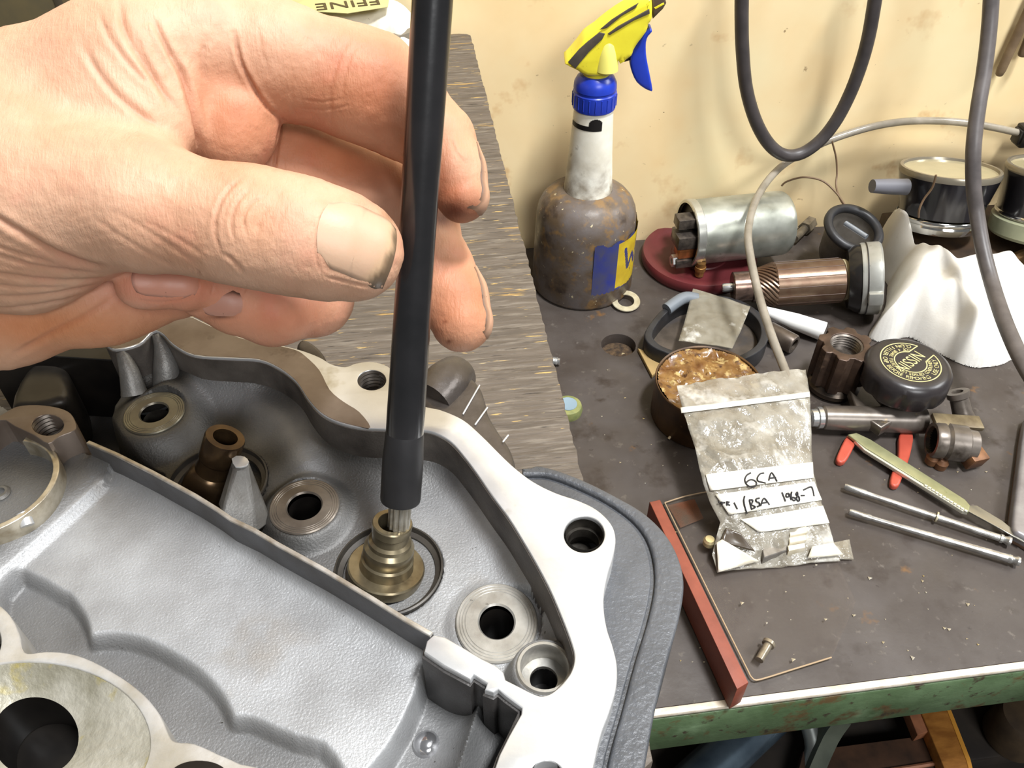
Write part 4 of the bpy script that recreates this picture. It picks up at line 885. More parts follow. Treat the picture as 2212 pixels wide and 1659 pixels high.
bar('thread', Q0, Q1, [(0, 0), (0, 9*k)]+[(0.1*i+0.05*j, (9 if j == 0 else 7.4)*k) for i in range(9) for j in (0, 1)]+[(1, 8*k), (1, 0)], M('bright_steel', (206, 206, 204), rough=0.25, metal=0.8), tb_, bc, 20, 25)
# ------------------------------------------------------------------ maroon disc
dc = U(1507, 566, 0.0); k = depth(dc)/F
dt = thing('maroon_disc', 'round maroon plastic disc lying under the silver motor barrel', 'disc', dc)
mar = M('maroon_plastic', (100, 42, 44), (86, 36, 39), vs=30, rough=0.36, bump=0.1, bs=120)
lathe('disc', [(0, 0), (118*k, 0), (122*k, 0.003), (122*k, 0.009), (119*k, 0.0115), (112*k, 0.012), (100*k, 0.0105), (98*k, 0.0100), (60*k, 0.0100), (58*k, 0.0112), (20*k, 0.0112), (0, 0.0112)], mar, dt, 72, 40)
# ------------------------------------------------------------------ silver motor barrel
a = U(1489, 503, 0.0); rr = 0.0300
a = U(1489, 503, 0.0125+rr); b = U(1697, 480, 0.0125+rr); k = depth(a)/F; R_ = 70*k
a = U(1489, 503, 0.0112+R_); b = U(1693, 481, 0.0112+R_); mo = (a+b)/2*np.array([1, 1, 0])+np.array([0, 0, 0.0112])
mt = thing('motor_barrel', 'silver cylindrical motor barrel with open brush end lying on the maroon disc', 'motor part', mo)
silv = M('dull_plated_steel', (176, 178, 168), (150, 152, 140), vs=40, rough=0.34, metal=0.7, rvar=0.08, spots=[((90, 84, 70), 60, 0.66, 0.78), ((210, 212, 200), 16, 0.5, 0.7)])
L_ = np.linalg.norm(b-a)
bar('barrel', a, b, [(0.0, R_*0.92), (0.0, R_*0.985), (0.02, R_), (0.93, R_), (0.97, R_*0.98), (0.995, R_*0.92), (1.0, R_*0.8), (1.0, 0)], silv, mt, mo, 64, 40)
bar('end_ring', a, b, [(-0.03, R_*0.93), (-0.03, R_*1.0), (-0.02, R_*1.03), (0.05, R_*1.03), (0.06, R_*1.0)], M('ring_steel', (200, 200, 192), rough=0.25, metal=0.8), mt, mo, 64, 30)
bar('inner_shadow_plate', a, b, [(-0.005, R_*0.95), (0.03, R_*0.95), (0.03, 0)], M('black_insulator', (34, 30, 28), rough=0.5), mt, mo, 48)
dir_ = (b-a)/L_; upz = np.array([0, 0, 1.0]); sd = np.cross(dir_, upz)
brs = M('brush_holder_metal', (96, 88, 80), (64, 58, 54), vs=200, rough=0.35, metal=0.5); cop = M('copper', (190, 116, 70), (150, 96, 60), vs=200, rough=0.35, metal=0.7)
for (s_, h_, w_, m_, ln) in ((0.25, 0.62, 0.007, brs, 0.018), (0.1, 0.35, 0.005, silv, 0.015), (0.45, 0.12, 0.009, brs, 0.019), (0.45, -0.30, 0.007, cop, 0.016), (0.55, -0.62, 0.006, brs, 0.018), (-0.2, -0.2, 0.008, brs, 0.012)):
    c = a-sd*R_*s_*-1+upz*R_*h_
    box('brush_holder', -w_, w_, -w_*0.7, w_*0.7, -ln, 0.002, m_, mt, 0.0008, basis(dir_, sd), c-mo)
c = a+sd*R_*0.5-upz*R_*0.62-dir_*0.014; bar('terminal_nut', c, c-dir_*0.006, [(0, 0), (0, 0.006), (1, 0.006), (1, 0.003), (0.7, 0.003), (0.7, 0)], M('bright_steel', (206, 206, 204)), mt, mo, 6, 20)
c = U(1513, 578, 0.020); bar('terminal_stud', c+np.array([0, 0, 0.006]), c-np.array([0, 0, 0.0085]), [(0, 0), (0, 0.0045), (0.3, 0.0045), (0.32, 0.0052), (0.6, 0.0052), (0.62, 0.0042), (1, 0.0042), (1, 0)], M('old_brass', (164, 118, 66), (110, 84, 50), vs=200, rough=0.35, metal=0.6), mt, mo, 16, 25)
# ------------------------------------------------------------------ copper armature with end plate
a = U(1560, 622, 0.021); b = U(1886, 600, 0.034); ao = np.array([(a+b)[0]/2, (a+b)[1]/2, 0]); k = depth((a+b)/2)/F; Lm = np.linalg.norm(b-a)
ar = thing('motor_armature', 'copper coloured motor armature with commutator and grey end plate beside the white rag', 'motor part', ao)
def fx(x): return (x-1560)/(1886-1560)
copm = M('varnished_copper_core', (112, 92, 74), (98, 74, 58), vs=90, stretch=(1, 1, 1), rough=0.32, metal=0.55, bump=0.1, bs=300)
bar('shaft', a, b, [(0, 0), (0, 8*k), (0.01, 9.5*k), (fx(1590), 9.5*k), (fx(1592), 14*k), (fx(1900), 14*k)], M('bright_steel', (206, 206, 204)), ar, ao, 24)
bar('commutator', a, b, [(fx(1582), 12*k), (fx(1582), 30*k), (fx(1584), 33*k), (fx(1622), 33*k), (fx(1624), 36*k), (fx(1634), 36*k), (fx(1636), 20*k)], M('commutator_copper', (126, 104, 92), (90, 74, 66), vs=200, rough=0.25, metal=0.7), ar, ao, 48, 25)
dirm = (b-a)/Lm; n1 = np.cross(dirm, upz); n1 /= np.linalg.norm(n1); n2 = np.cross(n1, dirm)
for i in range(26):
    pts = []
    for q in range(6):
        t = q/5; an = 2*math.pi*i/26-t*0.9; rr = (34+12*t)*k; pts.append(a+dirm*Lm*(fx(1632)+(fx(1672)-fx(1632))*t)+(n1*math.cos(an)+n2*math.sin(an))*rr-ao)
    tube('winding_wire', pts, 0.0014, copm, ar, 6, 2)
bar('winding_core', a, b, [(fx(1630), 10*k), (fx(1634), 31*k), (fx(1672), 42*k)], M('black_insulator', (34, 30, 28)), ar, ao, 32)
pr = [(fx(1670), 20*k), (fx(1670), 45*k), (fx(1673), 47.5*k), (fx(1815), 47.5*k), (fx(1818), 45*k), (fx(1818), 30*k)]
bar('core', a, b, pr, copm, ar, ao, 48, 30)
for i in range(14):
    an = 2*math.pi*i/14; q = [a+dirm*Lm*fx(x_)+(n1*math.cos(an)+n2*math.sin(an))*47.6*k-ao for x_ in (1673, 1814)]
    tube('core_slot', q, 0.0003, M('dark_slot', (84, 62, 50), rough=0.5), ar, 6, 1)
bar('end_winding', a, b, [(fx(1816), 30*k), (fx(1817), 45*k), (fx(1826), 44*k), (fx(1834), 36*k), (fx(1834), 10*k)], M('pale_lacquer', (176, 164, 132), rough=0.4), ar, ao, 40)
b2_ = b+dirm*0.0; n_fl = dirm*0.93+np.array([0, 0, 0.10])-FH*0.18; n_fl /= np.linalg.norm(n_fl); fc_ = a+dirm*Lm*fx(1856)
Rf = 82*k; fz = fc_[2]; Rf = min(Rf, fz-0.0006)
bar('black_cup', fc_-n_fl*0.010, fc_+n_fl*0.004, [(0, 12*k), (0, Rf*0.80), (0.5, Rf*0.93), (1, Rf*0.93)], M('black_shiny_metal', (30, 28, 27), rough=0.22), ar, ao, 48)
bar('end_plate', fc_, fc_+n_fl*0.017, [(0, Rf*0.86), (0, Rf*0.97), (0.1, Rf*0.985), (0.25, Rf*0.985), (0.30, Rf), (0.9, Rf), (1, Rf*0.96), (1, 0)], M('cast_end_plate', (186, 186, 180), (160, 160, 152), vs=50, rough=0.36, metal=0.5, spots=[((100, 94, 80), 120, 0.68, 0.76)]), ar, ao, 56, 30)
bar('gasket_ring', fc_, fc_+n_fl*0.017, [(0.24, Rf*0.99), (0.24, Rf*1.003), (0.30, Rf*1.004), (0.30, Rf*0.99)], M('black_insulator', (34, 30, 28)), ar, ao, 56, 30)
for an in (1.45, -1.35):
    e1 = np.cross(n_fl, FH); e1 /= np.linalg.norm(e1); e2 = np.cross(n_fl, e1); c = fc_+n_fl*0.0105+(e1*math.cos(an)+e2*math.sin(an))*Rf*0.93
    if c[2] < 0.006: c[2] = 0.0075
    box('plate_lug', -0.006, 0.006, -0.0065, 0.0065, -0.006, 0.006, MATS['cast_end_plate'], ar, 0.0012, basis(n_fl, np.cross(n_fl, c-fc_)), c-ao)
# ------------------------------------------------------------------ black rubber tray, small clear bag
tr_o = [(1392, 722), (1410, 690), (1440, 660), (1480, 640), (1540, 636), (1600, 648), (1648, 680), (1662, 715), (1650, 750), (1610, 775), (1560, 788), (1500, 782), (1440, 762), (1405, 745)]
to = U(1530, 715, 0.0); tk = thing('rubber_tray', 'shallow black rubber tray holding a small clear bag', 'tray', to)
zt = 0.018; outer = cr(UU(tr_o, zt), 4); ctr_ = outer.mean(0); inner = ctr_+(outer-ctr_)*0.87; rub = M('black_rubber', (48, 48, 50), (36, 35, 36), vs=60, rough=0.42, bump=0.2, bs=200)
ext('wall', [outer, inner], 0.0002, zt, 0.0012, rub, tk, to); ext('floor', [ctr_+(outer-ctr_)*0.95], 0.0001, 0.0022, 0.0004, M('tray_dirt', (92, 82, 72), (66, 58, 50), vs=60, rough=0.6, spots=[((60, 60, 64), 25, 0.55, 0.7)]), tk, to)
tube('fold', [np.append(q, z_)-to for q, z_ in ((UU([(1440, 668)], zt)[0], zt), (UU([(1475, 650)], zt)[0], zt+0.003), (UU([(1505, 648)], zt)[0], zt+0.001))], 0.0055, M('grey_rubber', (112, 118, 124), rough=0.4), tk, 12)
plas = M('cloudy_clear_plastic', (164, 158, 142), (140, 132, 114), vs=90, rough=0.16, alpha=0.52, spec=0.8, bump=0.5, bs=90, bd=0.002, spots=[((232, 230, 220), 40, 0.6, 0.7)])
def sheet(name, L, R__, zL, zR, mat, parent, org, nu=26, nv=26, bulge=0.004, wr=0.0012, seed=5, thick=0.0006, fr=90):
    """crumpled quad sheet between two picture polylines lying at given heights; returns the 3D grid"""
    def line(q, z):
        pts = np.array([U(u, v, zz_) for (u, v), zz_ in zip(q, z)]); t0 = np.linspace(0, 1, len(pts)); tt = np.linspace(0, 1, nv)
        return np.stack([np.interp(tt, t0, pts[:, i]) for i in range(3)], 1)
    A, B = line(L, zL), line(R__, zR); G = np.zeros((nv, nu, 3))
    for i in range(nu): G[:, i] = A+(B-A)*(i/(nu-1))
    ss = np.linspace(0, 1, nu)[None, :]; tt = np.linspace(0, 1, nv)[:, None]; w_ = (np.sin(math.pi*ss)**0.7)*(np.sin(math.pi*np.clip(tt, 0.02, 0.98))**0.5)
    G[:, :, 2] += bulge*w_+wr*(vnoise(G[:, :, 0], G[:, :, 1], fr, seed)-0.5)*2*(0.3+0.7*w_)+wr*0.7*(vnoise(G[:, :, 0]*1.0+G[:, :, 1]*0.5, G[:, :, 1]*0.3, fr*2.2, seed+1)-0.5)
    n = nu*nv; Vv = np.concatenate([G.reshape(-1, 3), G.reshape(-1, 3)-np.array([0, 0, thick])])-np.asarray(org); Ff = []
    for j in range(nv-1):
        for i in range(nu-1): q = j*nu+i; Ff += [(q, q+1, q+nu+1, q+nu), (n+q, n+q+nu, n+q+nu+1, n+q+1)]
    bd = [i for i in range(nu)]+[j*nu+nu-1 for j in range(1, nv)]+[(nv-1)*nu+i for i in range(nu-2, -1, -1)]+[j*nu for j in range(nv-2, 0, -1)]
    for x, y in zip(bd, bd[1:]+bd[:1]): Ff.append((x, y, n+y, n+x))
    mesh(name, Vv, Ff, mat, parent, 80); return G
so = U(1540, 690, 0.004); s_t = thing('small_clear_bag', 'small empty cloudy clear plastic bag lying in the black rubber tray', 'bag', so)
sheet('film', [(1497, 624), (1480, 690), (1466, 736)], [(1621, 662), (1600, 715), (1582, 752)], [0.0225, 0.0205, 0.0195], [0.0220, 0.0205, 0.0195], plas, s_t, so, bulge=0.002, wr=0.0012)
# ------------------------------------------------------------------ white tapered tube, brown socket, castellated nut
a, b = U(1645, 668, 0.016), U(1779, 716, 0.0095); k = depth(b)/F
wt_ = thing('white_tube', 'tapered white plastic tube end lying near the brown castellated nut', 'tube', b*np.array([1, 1, 0]))
bar('tube', a, b, [(0, 0), (0, 8*k), (0.02, 9*k), (0.55, 18*k), (1, 21*k), (1, 18*k), (0.97, 0)], M('white_plastic', (240, 240, 236), rough=0.35), wt_, b*np.array([1, 1, 0]), 28)
a, b = U(1655, 712, 0.0098), U(1716, 745, 0.0098); k = depth(b)/F
st_ = thing('steel_sleeve', 'short grey-brown steel sleeve lying below the white tube', 'sleeve', b*np.array([1, 1, 0]))
bar('sleeve', a, b, [(0, 0), (0, 18*k), (0.1, 22*k), (0.95, 22*k), (1, 20*k), (1, 13*k), (0.7, 12.5*k), (0.7, 0)], M('browned_steel', (100, 90, 80), (76, 66, 58), vs=100, rough=0.38, metal=0.5), st_, b*np.array([1, 1, 0]), 32, 30)
q0 = U(1796, 835, 0.0); k = depth(q0)/F; zt = zat(q0, 742)
nt_ = thing('castellated_nut', 'dark brown threaded castellated nut standing on its flange', 'nut', q0)
bm_ = M('brown_oxide_steel', (88, 70, 58), (62, 48, 40), vs=90, rough=0.4, metal=0.4, spots=[((120, 98, 80), 40, 0.6, 0.7)])
lathe('flange', [(0, 0), (50*k, 0), (56*k, 0.003), (56*k, 0.0065), (52*k, 0.008), (46*k, 0.0105), (42*k, 0.011)], M('dark_oily_steel', (70, 60, 50), (44, 38, 34), vs=80, rough=0.28, metal=0.6), nt_, 44, 30)
outl = []
for i in range(8):
    a0 = 2*math.pi*i/8
    for (da, r_) in ((0.00, 52), (0.10, 57), (0.36, 57), (0.46, 52), (0.50, 47), (0.70, 47)): outl.append((q0[0]+r_*k*math.cos(a0+da*1.0), q0[1]+r_*k*math.sin(a0+da*1.0)))
hl = [(q0[0]+33*k*math.cos(t), q0[1]+33*k*math.sin(t)) for t in np.linspace(0, 2*math.pi, 33)[:-1]]
ext('nut_body', [outl, hl], 0.0102, zt, 0.0009, bm_, nt_, q0)
lathe('thread', [(33.2*k, zt-0.001)]+[((33 if j % 2 else 29.5)*k, zt-0.002-0.0012*j) for j in range(10)]+[(28*k, zt-0.0155), (0, zt-0.0155)], M('thread_metal', (120, 112, 104)), nt_, 36, 20)
# ------------------------------------------------------------------ tin of amber grease
q0 = U(1516, 893, 0.0); zt = zat(q0, 822); k = depth(q0+np.array([0, 0, zt]))/F; R_ = 116*k
gt_ = thing('grease_tin', 'rusty round tin full of lumpy amber grease behind the zip bag', 'tin', q0)
rust = M('rusty_tin', (104, 76, 46), (58, 44, 34), vs=34, rough=0.45, metal=0.3, spots=[((150, 110, 56), 70, 0.64, 0.74), ((40, 32, 26), 24, 0.55, 0.7)])
lathe('tin', [(0, 0), (R_*0.97, 0), (R_*0.985, 0.001), (R_*0.985, zt-0.002), (R_, zt-0.001), (R_*0.99, zt), (R_*0.965, zt-0.0008), (R_*0.955, zt-0.004), (R_*0.95, zt-0.006)], rust, gt_, 64, 40)
am = M('amber_grease', (138, 104, 58), (98, 62, 28), vs=85, rough=0.22, bump=0.3, bs=260, bd=0.001, spots=[((180, 156, 104), 110, 0.56, 0.65), ((66, 38, 20), 140, 0.58, 0.68), ((122, 98, 84), 70, 0.58, 0.68)])
st_g = 0.0009; g = np.arange(-R_, R_, st_g); X2, Y2 = np.meshgrid(g, g); rad = np.hypot(X2, Y2); mk = rad < R_*0.955
Zg = zt-0.0035+0.0030*(vnoise(X2, Y2, 110, 31)-0.4)+0.0026*(vnoise(X2, Y2, 230, 32)-0.5)+0.0016*sstep(rad, R_*0.8, R_*0.95)
f_, _ = grid_faces(mk); me = bpy.data.meshes.new('grease'); me.from_pydata(np.stack([X2[mk], Y2[mk], Zg[mk]], 1).tolist(), [], f_.tolist()); link('grease', me, am, gt_, 60)
a, b = U(1475, 912, 0.0105), U(1444, 948, 0.0012); pn = thing('wire_offcut', 'short pale wire offcut leaning in front of the grease tin', 'wire', b)
tube('wire', sub([a, (a+b)/2, b], b), 0.0011, M('pale_wire', (196, 176, 140), rough=0.4), pn, 8, 2)
a = U(1418, 800, 0.0); sh = thing('wood_sliver', 'pale pointed wood sliver beside the grease tin', 'sliver', a)
ext('sliver', [UU([(1377, 755), (1390, 760), (1425, 775), (1428, 800), (1408, 815)], 0.002)], 0.0002, 0.004, 0.0008, M('pale_wood', (176, 148, 98), rough=0.7), sh, a)
# ------------------------------------------------------------------ zip bag with written label
zo = U(1650, 1150, 0.0); zb_ = thing('zip_bag', 'cloudy zip bag of small parts with handwritten white label, leaning on the grease tin', 'bag', zo)
bagm = M('cloudy_zip_bag', (176, 171, 158), (140, 132, 116), vs=55, rough=0.13, alpha=0.60, spec=0.9, bump=0.8, bs=80, bd=0.003, spots=[((216, 213, 204), 40, 0.54, 0.66)])
Lq = [(1462, 833), (1476, 890), (1500, 960), (1518, 1040), (1534, 1086), (1556, 1128), (1546, 1165), (1538, 1200), (1549, 1238)]
Rq = [(1741, 797), (1749, 850), (1751, 900), (1754, 960), (1757, 1020), (1772, 1075), (1789, 1130), (1801, 1170), (1815, 1212)]
zz_ = [0.052, 0.049, 0.043, 0.036, 0.029, 0.022, 0.015, 0.009, 0.0025]
G = sheet('bag_film', Lq, Rq, zz_, zz_, bagm, zb_, zo, 48, 84, 0.006, 0.0030, 11, 0.0005, 95)
gu, gv = proj(G.reshape(-1, 3)); gu, gv = gu.reshape(G.shape[:2]), gv.reshape(G.shape[:2])
def on_bag(u, v, off=0.0006):
    d2 = (gu-u)**2+(gv-v)**2; j, i = np.unravel_index(np.argmin(d2), d2.shape)
    js = slice(max(j-1, 0), j+2); is_ = slice(max(i-1, 0), i+2); w_ = 1/(d2[js, is_]+2.0)
    z_ = (G[js, is_, 2]*w_).sum()/w_.sum(); return U(u, v, z_+off)
def bag_patch(name, q, mat, nu, nv, off):
    """q: four picture corners tl,tr,br,bl"""
    tl, tr2, br, bl_ = map(np.array, q); Vv = []
    for j in range(nv):
        for i in range(nu):
            s, t = i/(nu-1), j/(nv-1); c = (tl*(1-s)+tr2*s)*(1-t)+(bl_*(1-s)+br*s)*t; Vv.append(on_bag(c[0], c[1], off)-zo)
    Ff = [(j*nu+i, j*nu+i+1, (j+1)*nu+i+1, (j+1)*nu+i) for j in range(nv-1) for i in range(nu-1)]
    o = mesh(name, Vv, Ff, mat, zb_, 80); m_ = o.modifiers.new('thickness', 'SOLIDIFY'); m_.thickness = 0.0003; return o
lw = M('white_write_on_panel', (238, 236, 226), (220, 214, 192), vs=60, rough=0.4)
bag_patch('label_strip', [(1524, 1024), (1756, 998), (1758, 1032), (1534, 1060)], lw, 30, 8, 0.0012)
bag_patch('label_strip', [(1545, 1068), (1759, 1040), (1776, 1080), (1575, 1112)], lw, 30, 8, 0.0012)
bag_patch('label_strip', [(1600, 1122), (1778, 1092), (1792, 1130), (1640, 1150)], lw, 24, 6, 0.0010)
bag_patch('seal_strip', [(1470, 880), (1749, 846), (1750, 857), (1472, 892)], M('seal_ridge', (232, 228, 214), rough=0.3), 36, 3, 0.0012)
inkm = M('ink', (38, 36, 38), rough=0.6)
strokes = [[(700, 350), (630, 390), (590, 460), (600, 530), (650, 590), (730, 610), (790, 580), (800, 530), (760, 490), (700, 478), (645, 500), (605, 545)], [(940, 355), (870, 370), (820, 440), (830, 500), (890, 520), (970, 540)],
           [(1030, 490), (1080, 350), (1180, 510)], [(1040, 450), (1160, 435)], [(585, 780), (570, 860), (590, 980), (630, 1105)], [(670, 840), (710, 1030)], [(670, 850), (730, 850), (720, 910), (690, 930), (780, 980), (710, 1020)],
           [(860, 815), (800, 830), (800, 880), (850, 900), (860, 950), (810, 975)], [(880, 960), (940, 820), (1040, 940)], [(900, 910), (1010, 890)], [(1270, 710), (1335, 875)],
           [(1400, 730), (1350, 740), (1350, 790), (1390, 790), (1410, 740), (1440, 850)], [(1450, 700), (1440, 760), (1450, 830), (1500, 860), (1520, 820), (1460, 800)],
           [(1550, 700), (1530, 750), (1580, 790), (1590, 855), (1560, 870), (1540, 815), (1560, 760), (1555, 705)], [(1620, 770), (1685, 768)], [(1660, 670), (1790, 610), (1830, 640), (1860, 780)],
           [(100, 890), (220, 900)], [(160, 895), (172, 940)], [(250, 880), (262, 950)], [(252, 882), (300, 890), (262, 915), (320, 950)], [(390, 900), (450, 1020)]]
for s_ in strokes:
    q = cr([(1540+x_/8.508, 980+y_/8.508) for x_, y_ in s_], 5, False) if len(s_) > 2 else np.linspace(s_[0], s_[1], 8)/8.508+np.array([1540, 980])
    tube('ink_stroke', [on_bag(u, v, 0.0016)-zo for u, v in q], 0.00055, inkm, zb_, 6, 1)
cr_m = M('pale_cardboard', (222, 214, 196), (196, 186, 160), vs=80, rough=0.5)
for (px_, zz) in (([(1705, 1142), (1742, 1136), (1744, 1150), (1707, 1157)], 0.0135), ([(1704, 1160), (1741, 1154), (1742, 1166), (1706, 1173)], 0.011), ([(1702, 1178), (1738, 1172), (1740, 1182), (1704, 1190)], 0.009)):
    ext('contact_set', [UU(px_, zz+0.004)], zz-0.004, zz+0.004, 0.0006, cr_m, zb_, zo)
ext('contact_set', [UU([(1640, 1150), (1702, 1140), (1700, 1188), (1650, 1205)], 0.012)], 0.004, 0.012, 0.0012, M('grey_metal_part', (150, 146, 140), (110, 104, 96), vs=90, rough=0.35, metal=0.4), zb_, zo)
bag_patch('folded_corner', [(1548, 1172), (1560, 1165), (1640, 1212), (1552, 1236)], M('white_fold', (226, 222, 208), (196, 188, 168), vs=60, rough=0.25), 12, 10, 0.0030)
bag_patch('dark_gap', [(1568, 1140), (1600, 1152), (1632, 1192), (1556, 1170)], M('dark_gap_film', (74, 64, 52), rough=0.25), 10, 8, 0.0020)
sheet('bag_corner', [(1700, 1195), (1690, 1205)], [(1835, 1165), (1844, 1208)], [0.0045, 0.003], [0.004, 0.0025], bagm, zb_, zo, 14, 8, 0.0012, 0.0008, 15)
bag_patch('folded_corner', [(1755, 1180), (1800, 1172), (1822, 1198), (1745, 1206)], MATS['white_fold'], 8, 6, 0.0030)
lathe('rivet', [(0, -0.002), (0.0042, -0.002), (0.0042, 0.0015), (0.003, 0.0032), (0, 0.0035)], M('brassy_rivet', (196, 182, 138), rough=0.3, metal=0.6), zb_, 18, 30, (I3, U(1532, 1170, 0.010)-zo))
# ------------------------------------------------------------------ brake master cylinder with lettered black cap
cp = U(1967, 782, 0.053); k = depth(cp)/F; Rc = 93*k; mo = np.array([cp[0], cp[1], 0.0])
mc = thing('brake_master_cylinder', 'brake master cylinder with round black lettered cap and grey body', 'master cylinder', mo)
capm = M('black_phenolic', (48, 44, 44), (40, 37, 38), vs=60, rough=0.30, bump=0.1, bs=300)
Vv, Ff = [], []; ns = 96; pr = [(0.0, 0.0530), (0.70, 0.0530), (0.82, 0.0526), (0.92, 0.0508), (0.985, 0.0470), (1.0, 0.0420), (1.0, 0.0335), (0.97, 0.031), (0.5, 0.031)]
for i in range(ns):
    a = 2*math.pi*i/ns
    for r_, z_ in pr:
        sc_l = 1-(0.055*max(0, math.cos(a*9))**2 if 0.95 < r_ and z_ < 0.046 else 0); Vv.append((Rc*r_*sc_l*math.cos(a), Rc*r_*sc_l*math.sin(a), z_))
npf = len(pr)
for i in range(ns):
    for j in range(npf-1): Ff.append((i*npf+j, ((i+1) % ns)*npf+j, ((i+1) % ns)*npf+j+1, i*npf+j+1))
me = bpy.data.meshes.new('cap'); me.from_pydata(Vv, [], Ff); bm = bmesh.new(); bm.from_mesh(me); bmesh.ops.remove_doubles(bm, verts=bm.verts, dist=1e-6); bm.to_mesh(me); bm.free()
link('cap', me, capm, mc, 40)
cream = M('cream_lettering', (206, 196, 142), (180, 170, 118), vs=200, rough=0.5)
e1 = U(2012, 757, 0.053)-U(1952, 803, 0.053); e1[2] = 0; e1 /= np.linalg.norm(e1); ang0 = math.atan2(e1[1], e1[0])
def put_text(s, size, x, y, rot, sx=1.0, nm='lettering'):
    m_ = text_mesh(s, size, 0.00008); T = Matrix.Translation((x, y, 0.05312)) @ Matrix.Rotation(rot, 4, 'Z') @ Matrix.Diagonal((sx, 1, 1, 1)); m_.transform(T); return m_
def join_text(nm, ms, mat):
    bm = bmesh.new()
    for m_ in ms: bm.from_mesh(m_); bpy.data.meshes.remove(m_)
    me = bpy.data.meshes.new(nm); bm.to_mesh(me); bm.free(); link(nm, me, mat, mc, 30, False)
join_text('cap_name_lettering', [put_text('NISSIN', Rc*0.42, 0, 0, ang0, 0.72)], cream)
def ring_text(s, rad, size, a0, a1):
    out = []
    for i, ch in enumerate(s):
        if ch == ' ': continue
        t = a0+(a1-a0)*(i+0.5)/len(s); out.append(put_text(ch, size, rad*math.cos(t), rad*math.sin(t), t+math.pi/2, 0.9))
    return out
ga = ang0+0.42; gb = ang0+2*math.pi-0.42
join_text('cap_ring_lettering', ring_text('CLEAN FILLER CAP BEFORE REMOVING  USE ONLY', Rc*0.57, Rc*0.150, ga+0.12, gb-0.12)+ring_text('DOT 4 BRAKE FLUID FROM SEALED CONTAINER', Rc*0.44, Rc*0.125, ga+0.16, gb-0.16), cream)
def arc_strip(nm, r0, r1, a0, a1, n=60):
    Vv, Ff = [], []
    for i in range(n+1):
        t = a0+(a1-a0)*i/n
        for r_ in (r0, r1): Vv.append((r_*math.cos(t), r_*math.sin(t), 0.05315))
    for i in range(n): Ff.append((2*i, 2*i+1, 2*i+3, 2*i+2))
    o = mesh(nm, Vv, Ff, cream, mc, 30, False); m_ = o.modifiers.new('thickness', 'SOLIDIFY'); m_.thickness = 0.0002
arc_strip('cap_ring_border', Rc*0.655, Rc*0.68, ga-0.1, gb+0.1); arc_strip('cap_ring_border', Rc*0.345, Rc*0.37, ga+0.25, gb-0.25)
for t, t2 in ((ga-0.1, ga+0.25), (gb+0.1, gb-0.25)):
    A_ = np.array([Rc*0.668*math.cos(t), Rc*0.668*math.sin(t)]); B_ = np.array([Rc*0.357*math.cos(t2), Rc*0.357*math.sin(t2)]); d_ = (B_-A_)/np.linalg.norm(B_-A_); nn = np.array([-d_[1], d_[0]])*Rc*0.013
    mesh('cap_ring_border', [(*(A_+nn), 0.0533), (*(A_-nn), 0.0533), (*(B_-nn), 0.0533), (*(B_+nn), 0.0533), (*(A_+nn), 0.0529), (*(A_-nn), 0.0529), (*(B_-nn), 0.0529), (*(B_+nn), 0.0529)], [(0, 1, 2, 3), (4, 7, 6, 5), (0, 4, 5, 1), (1, 5, 6, 2), (2, 6, 7, 3), (3, 7, 4, 0)], cream, mc, 30, False)
gb_ = M('greasy_cast_alloy', (124, 116, 108), (96, 88, 80), vs=50, rough=0.32, metal=0.45, spots=[((60, 52, 44), 40, 0.58, 0.72), ((150, 130, 96), 70, 0.66, 0.74)])
lathe('reservoir', [(Rc*0.95, 0.0335), (Rc*0.92, 0.031), (Rc*0.72, 0.024), (Rc*0.46, 0.014), (Rc*0.30, 0.008), (Rc*0.2, 0.002), (0, 0.002)], M('dark_greasy_alloy', (84, 72, 62), (58, 50, 44), vs=50, rough=0.34, metal=0.4), mc, 44, 40)
a, b = U(1775, 902, 0.0125), U(1995, 908, 0.0125); kb = depth(a)/F
bar('cylinder', a, b, [(0, 0), (0, 22*kb), (0.02, 26*kb), (0.10, 27*kb), (0.55, 27.5*kb), (0.62, 29*kb), (1, 29*kb), (1, 0)], gb_, mc, mo, 36, 30)
a2 = U(1748, 903, 0.0125); bar('push_end', a2, a, [(0, 0), (0, 14*kb), (0.15, 19*kb), (0.55, 20*kb), (0.6, 24*kb), (0.95, 24*kb), (1, 20*kb)], M('bright_steel', (206, 206, 204)), mc, mo, 28, 30)
plate('bracket_web', [(1832, 850), (1905, 915), (2000, 855), (1960, 900), (1900, 935), (1850, 900)], U(1915, 900, 0.014), np.array([0, 0, 1.0]), np.array([1.0, 0, 0]), 0.010, 0.002, gb_, mc, mo)
pc = U(2068, 846, 0.034); pd = U(2082, 905, 0.016); kp = depth(pc)/F
bar('pipe_union', pd, pc, [(0, 0), (0, 24*kp), (0.25, 20*kp), (0.75, 19*kp), (0.80, 23*kp), (1, 24*kp), (1, 12*kp), (0.85, 11*kp), (0.85, 0)], gb_, mc, mo, 28, 30)
a, b = U(2012, 950, 0.0175), U(2105, 962, 0.0165); kq = depth(a)/F; 
bar('clamp_barrel', a, b, [(0.12, 30*kq), (0, 30*kq), (0, 38*kq), (0.05, 40*kq), (0.25, 40*kq), (0.28, 36*kq), (0.35, 41*kq), (0.75, 40*kq), (0.8, 34*kq), (1, 32*kq), (1, 0)], gb_, mc, mo, 36, 30)
bar('clamp_bore', a, b, [(0.02, 30.5*kq), (0.3, 29*kq), (0.3, 0)], M('black_void', (12, 11, 10), rough=0.6), mc, mo, 30, 30)
c = U(2072, 912, 0.026); box('clamp_plate', -0.020, 0.017, -0.006, 0.006, -0.002, 0.002, M('brownish_steel', (134, 122, 96), (96, 84, 64), vs=90, rough=0.4, metal=0.4), mc, 0.0006, Euler((0.1, 0.1, -0.12)).to_matrix(), c-mo)
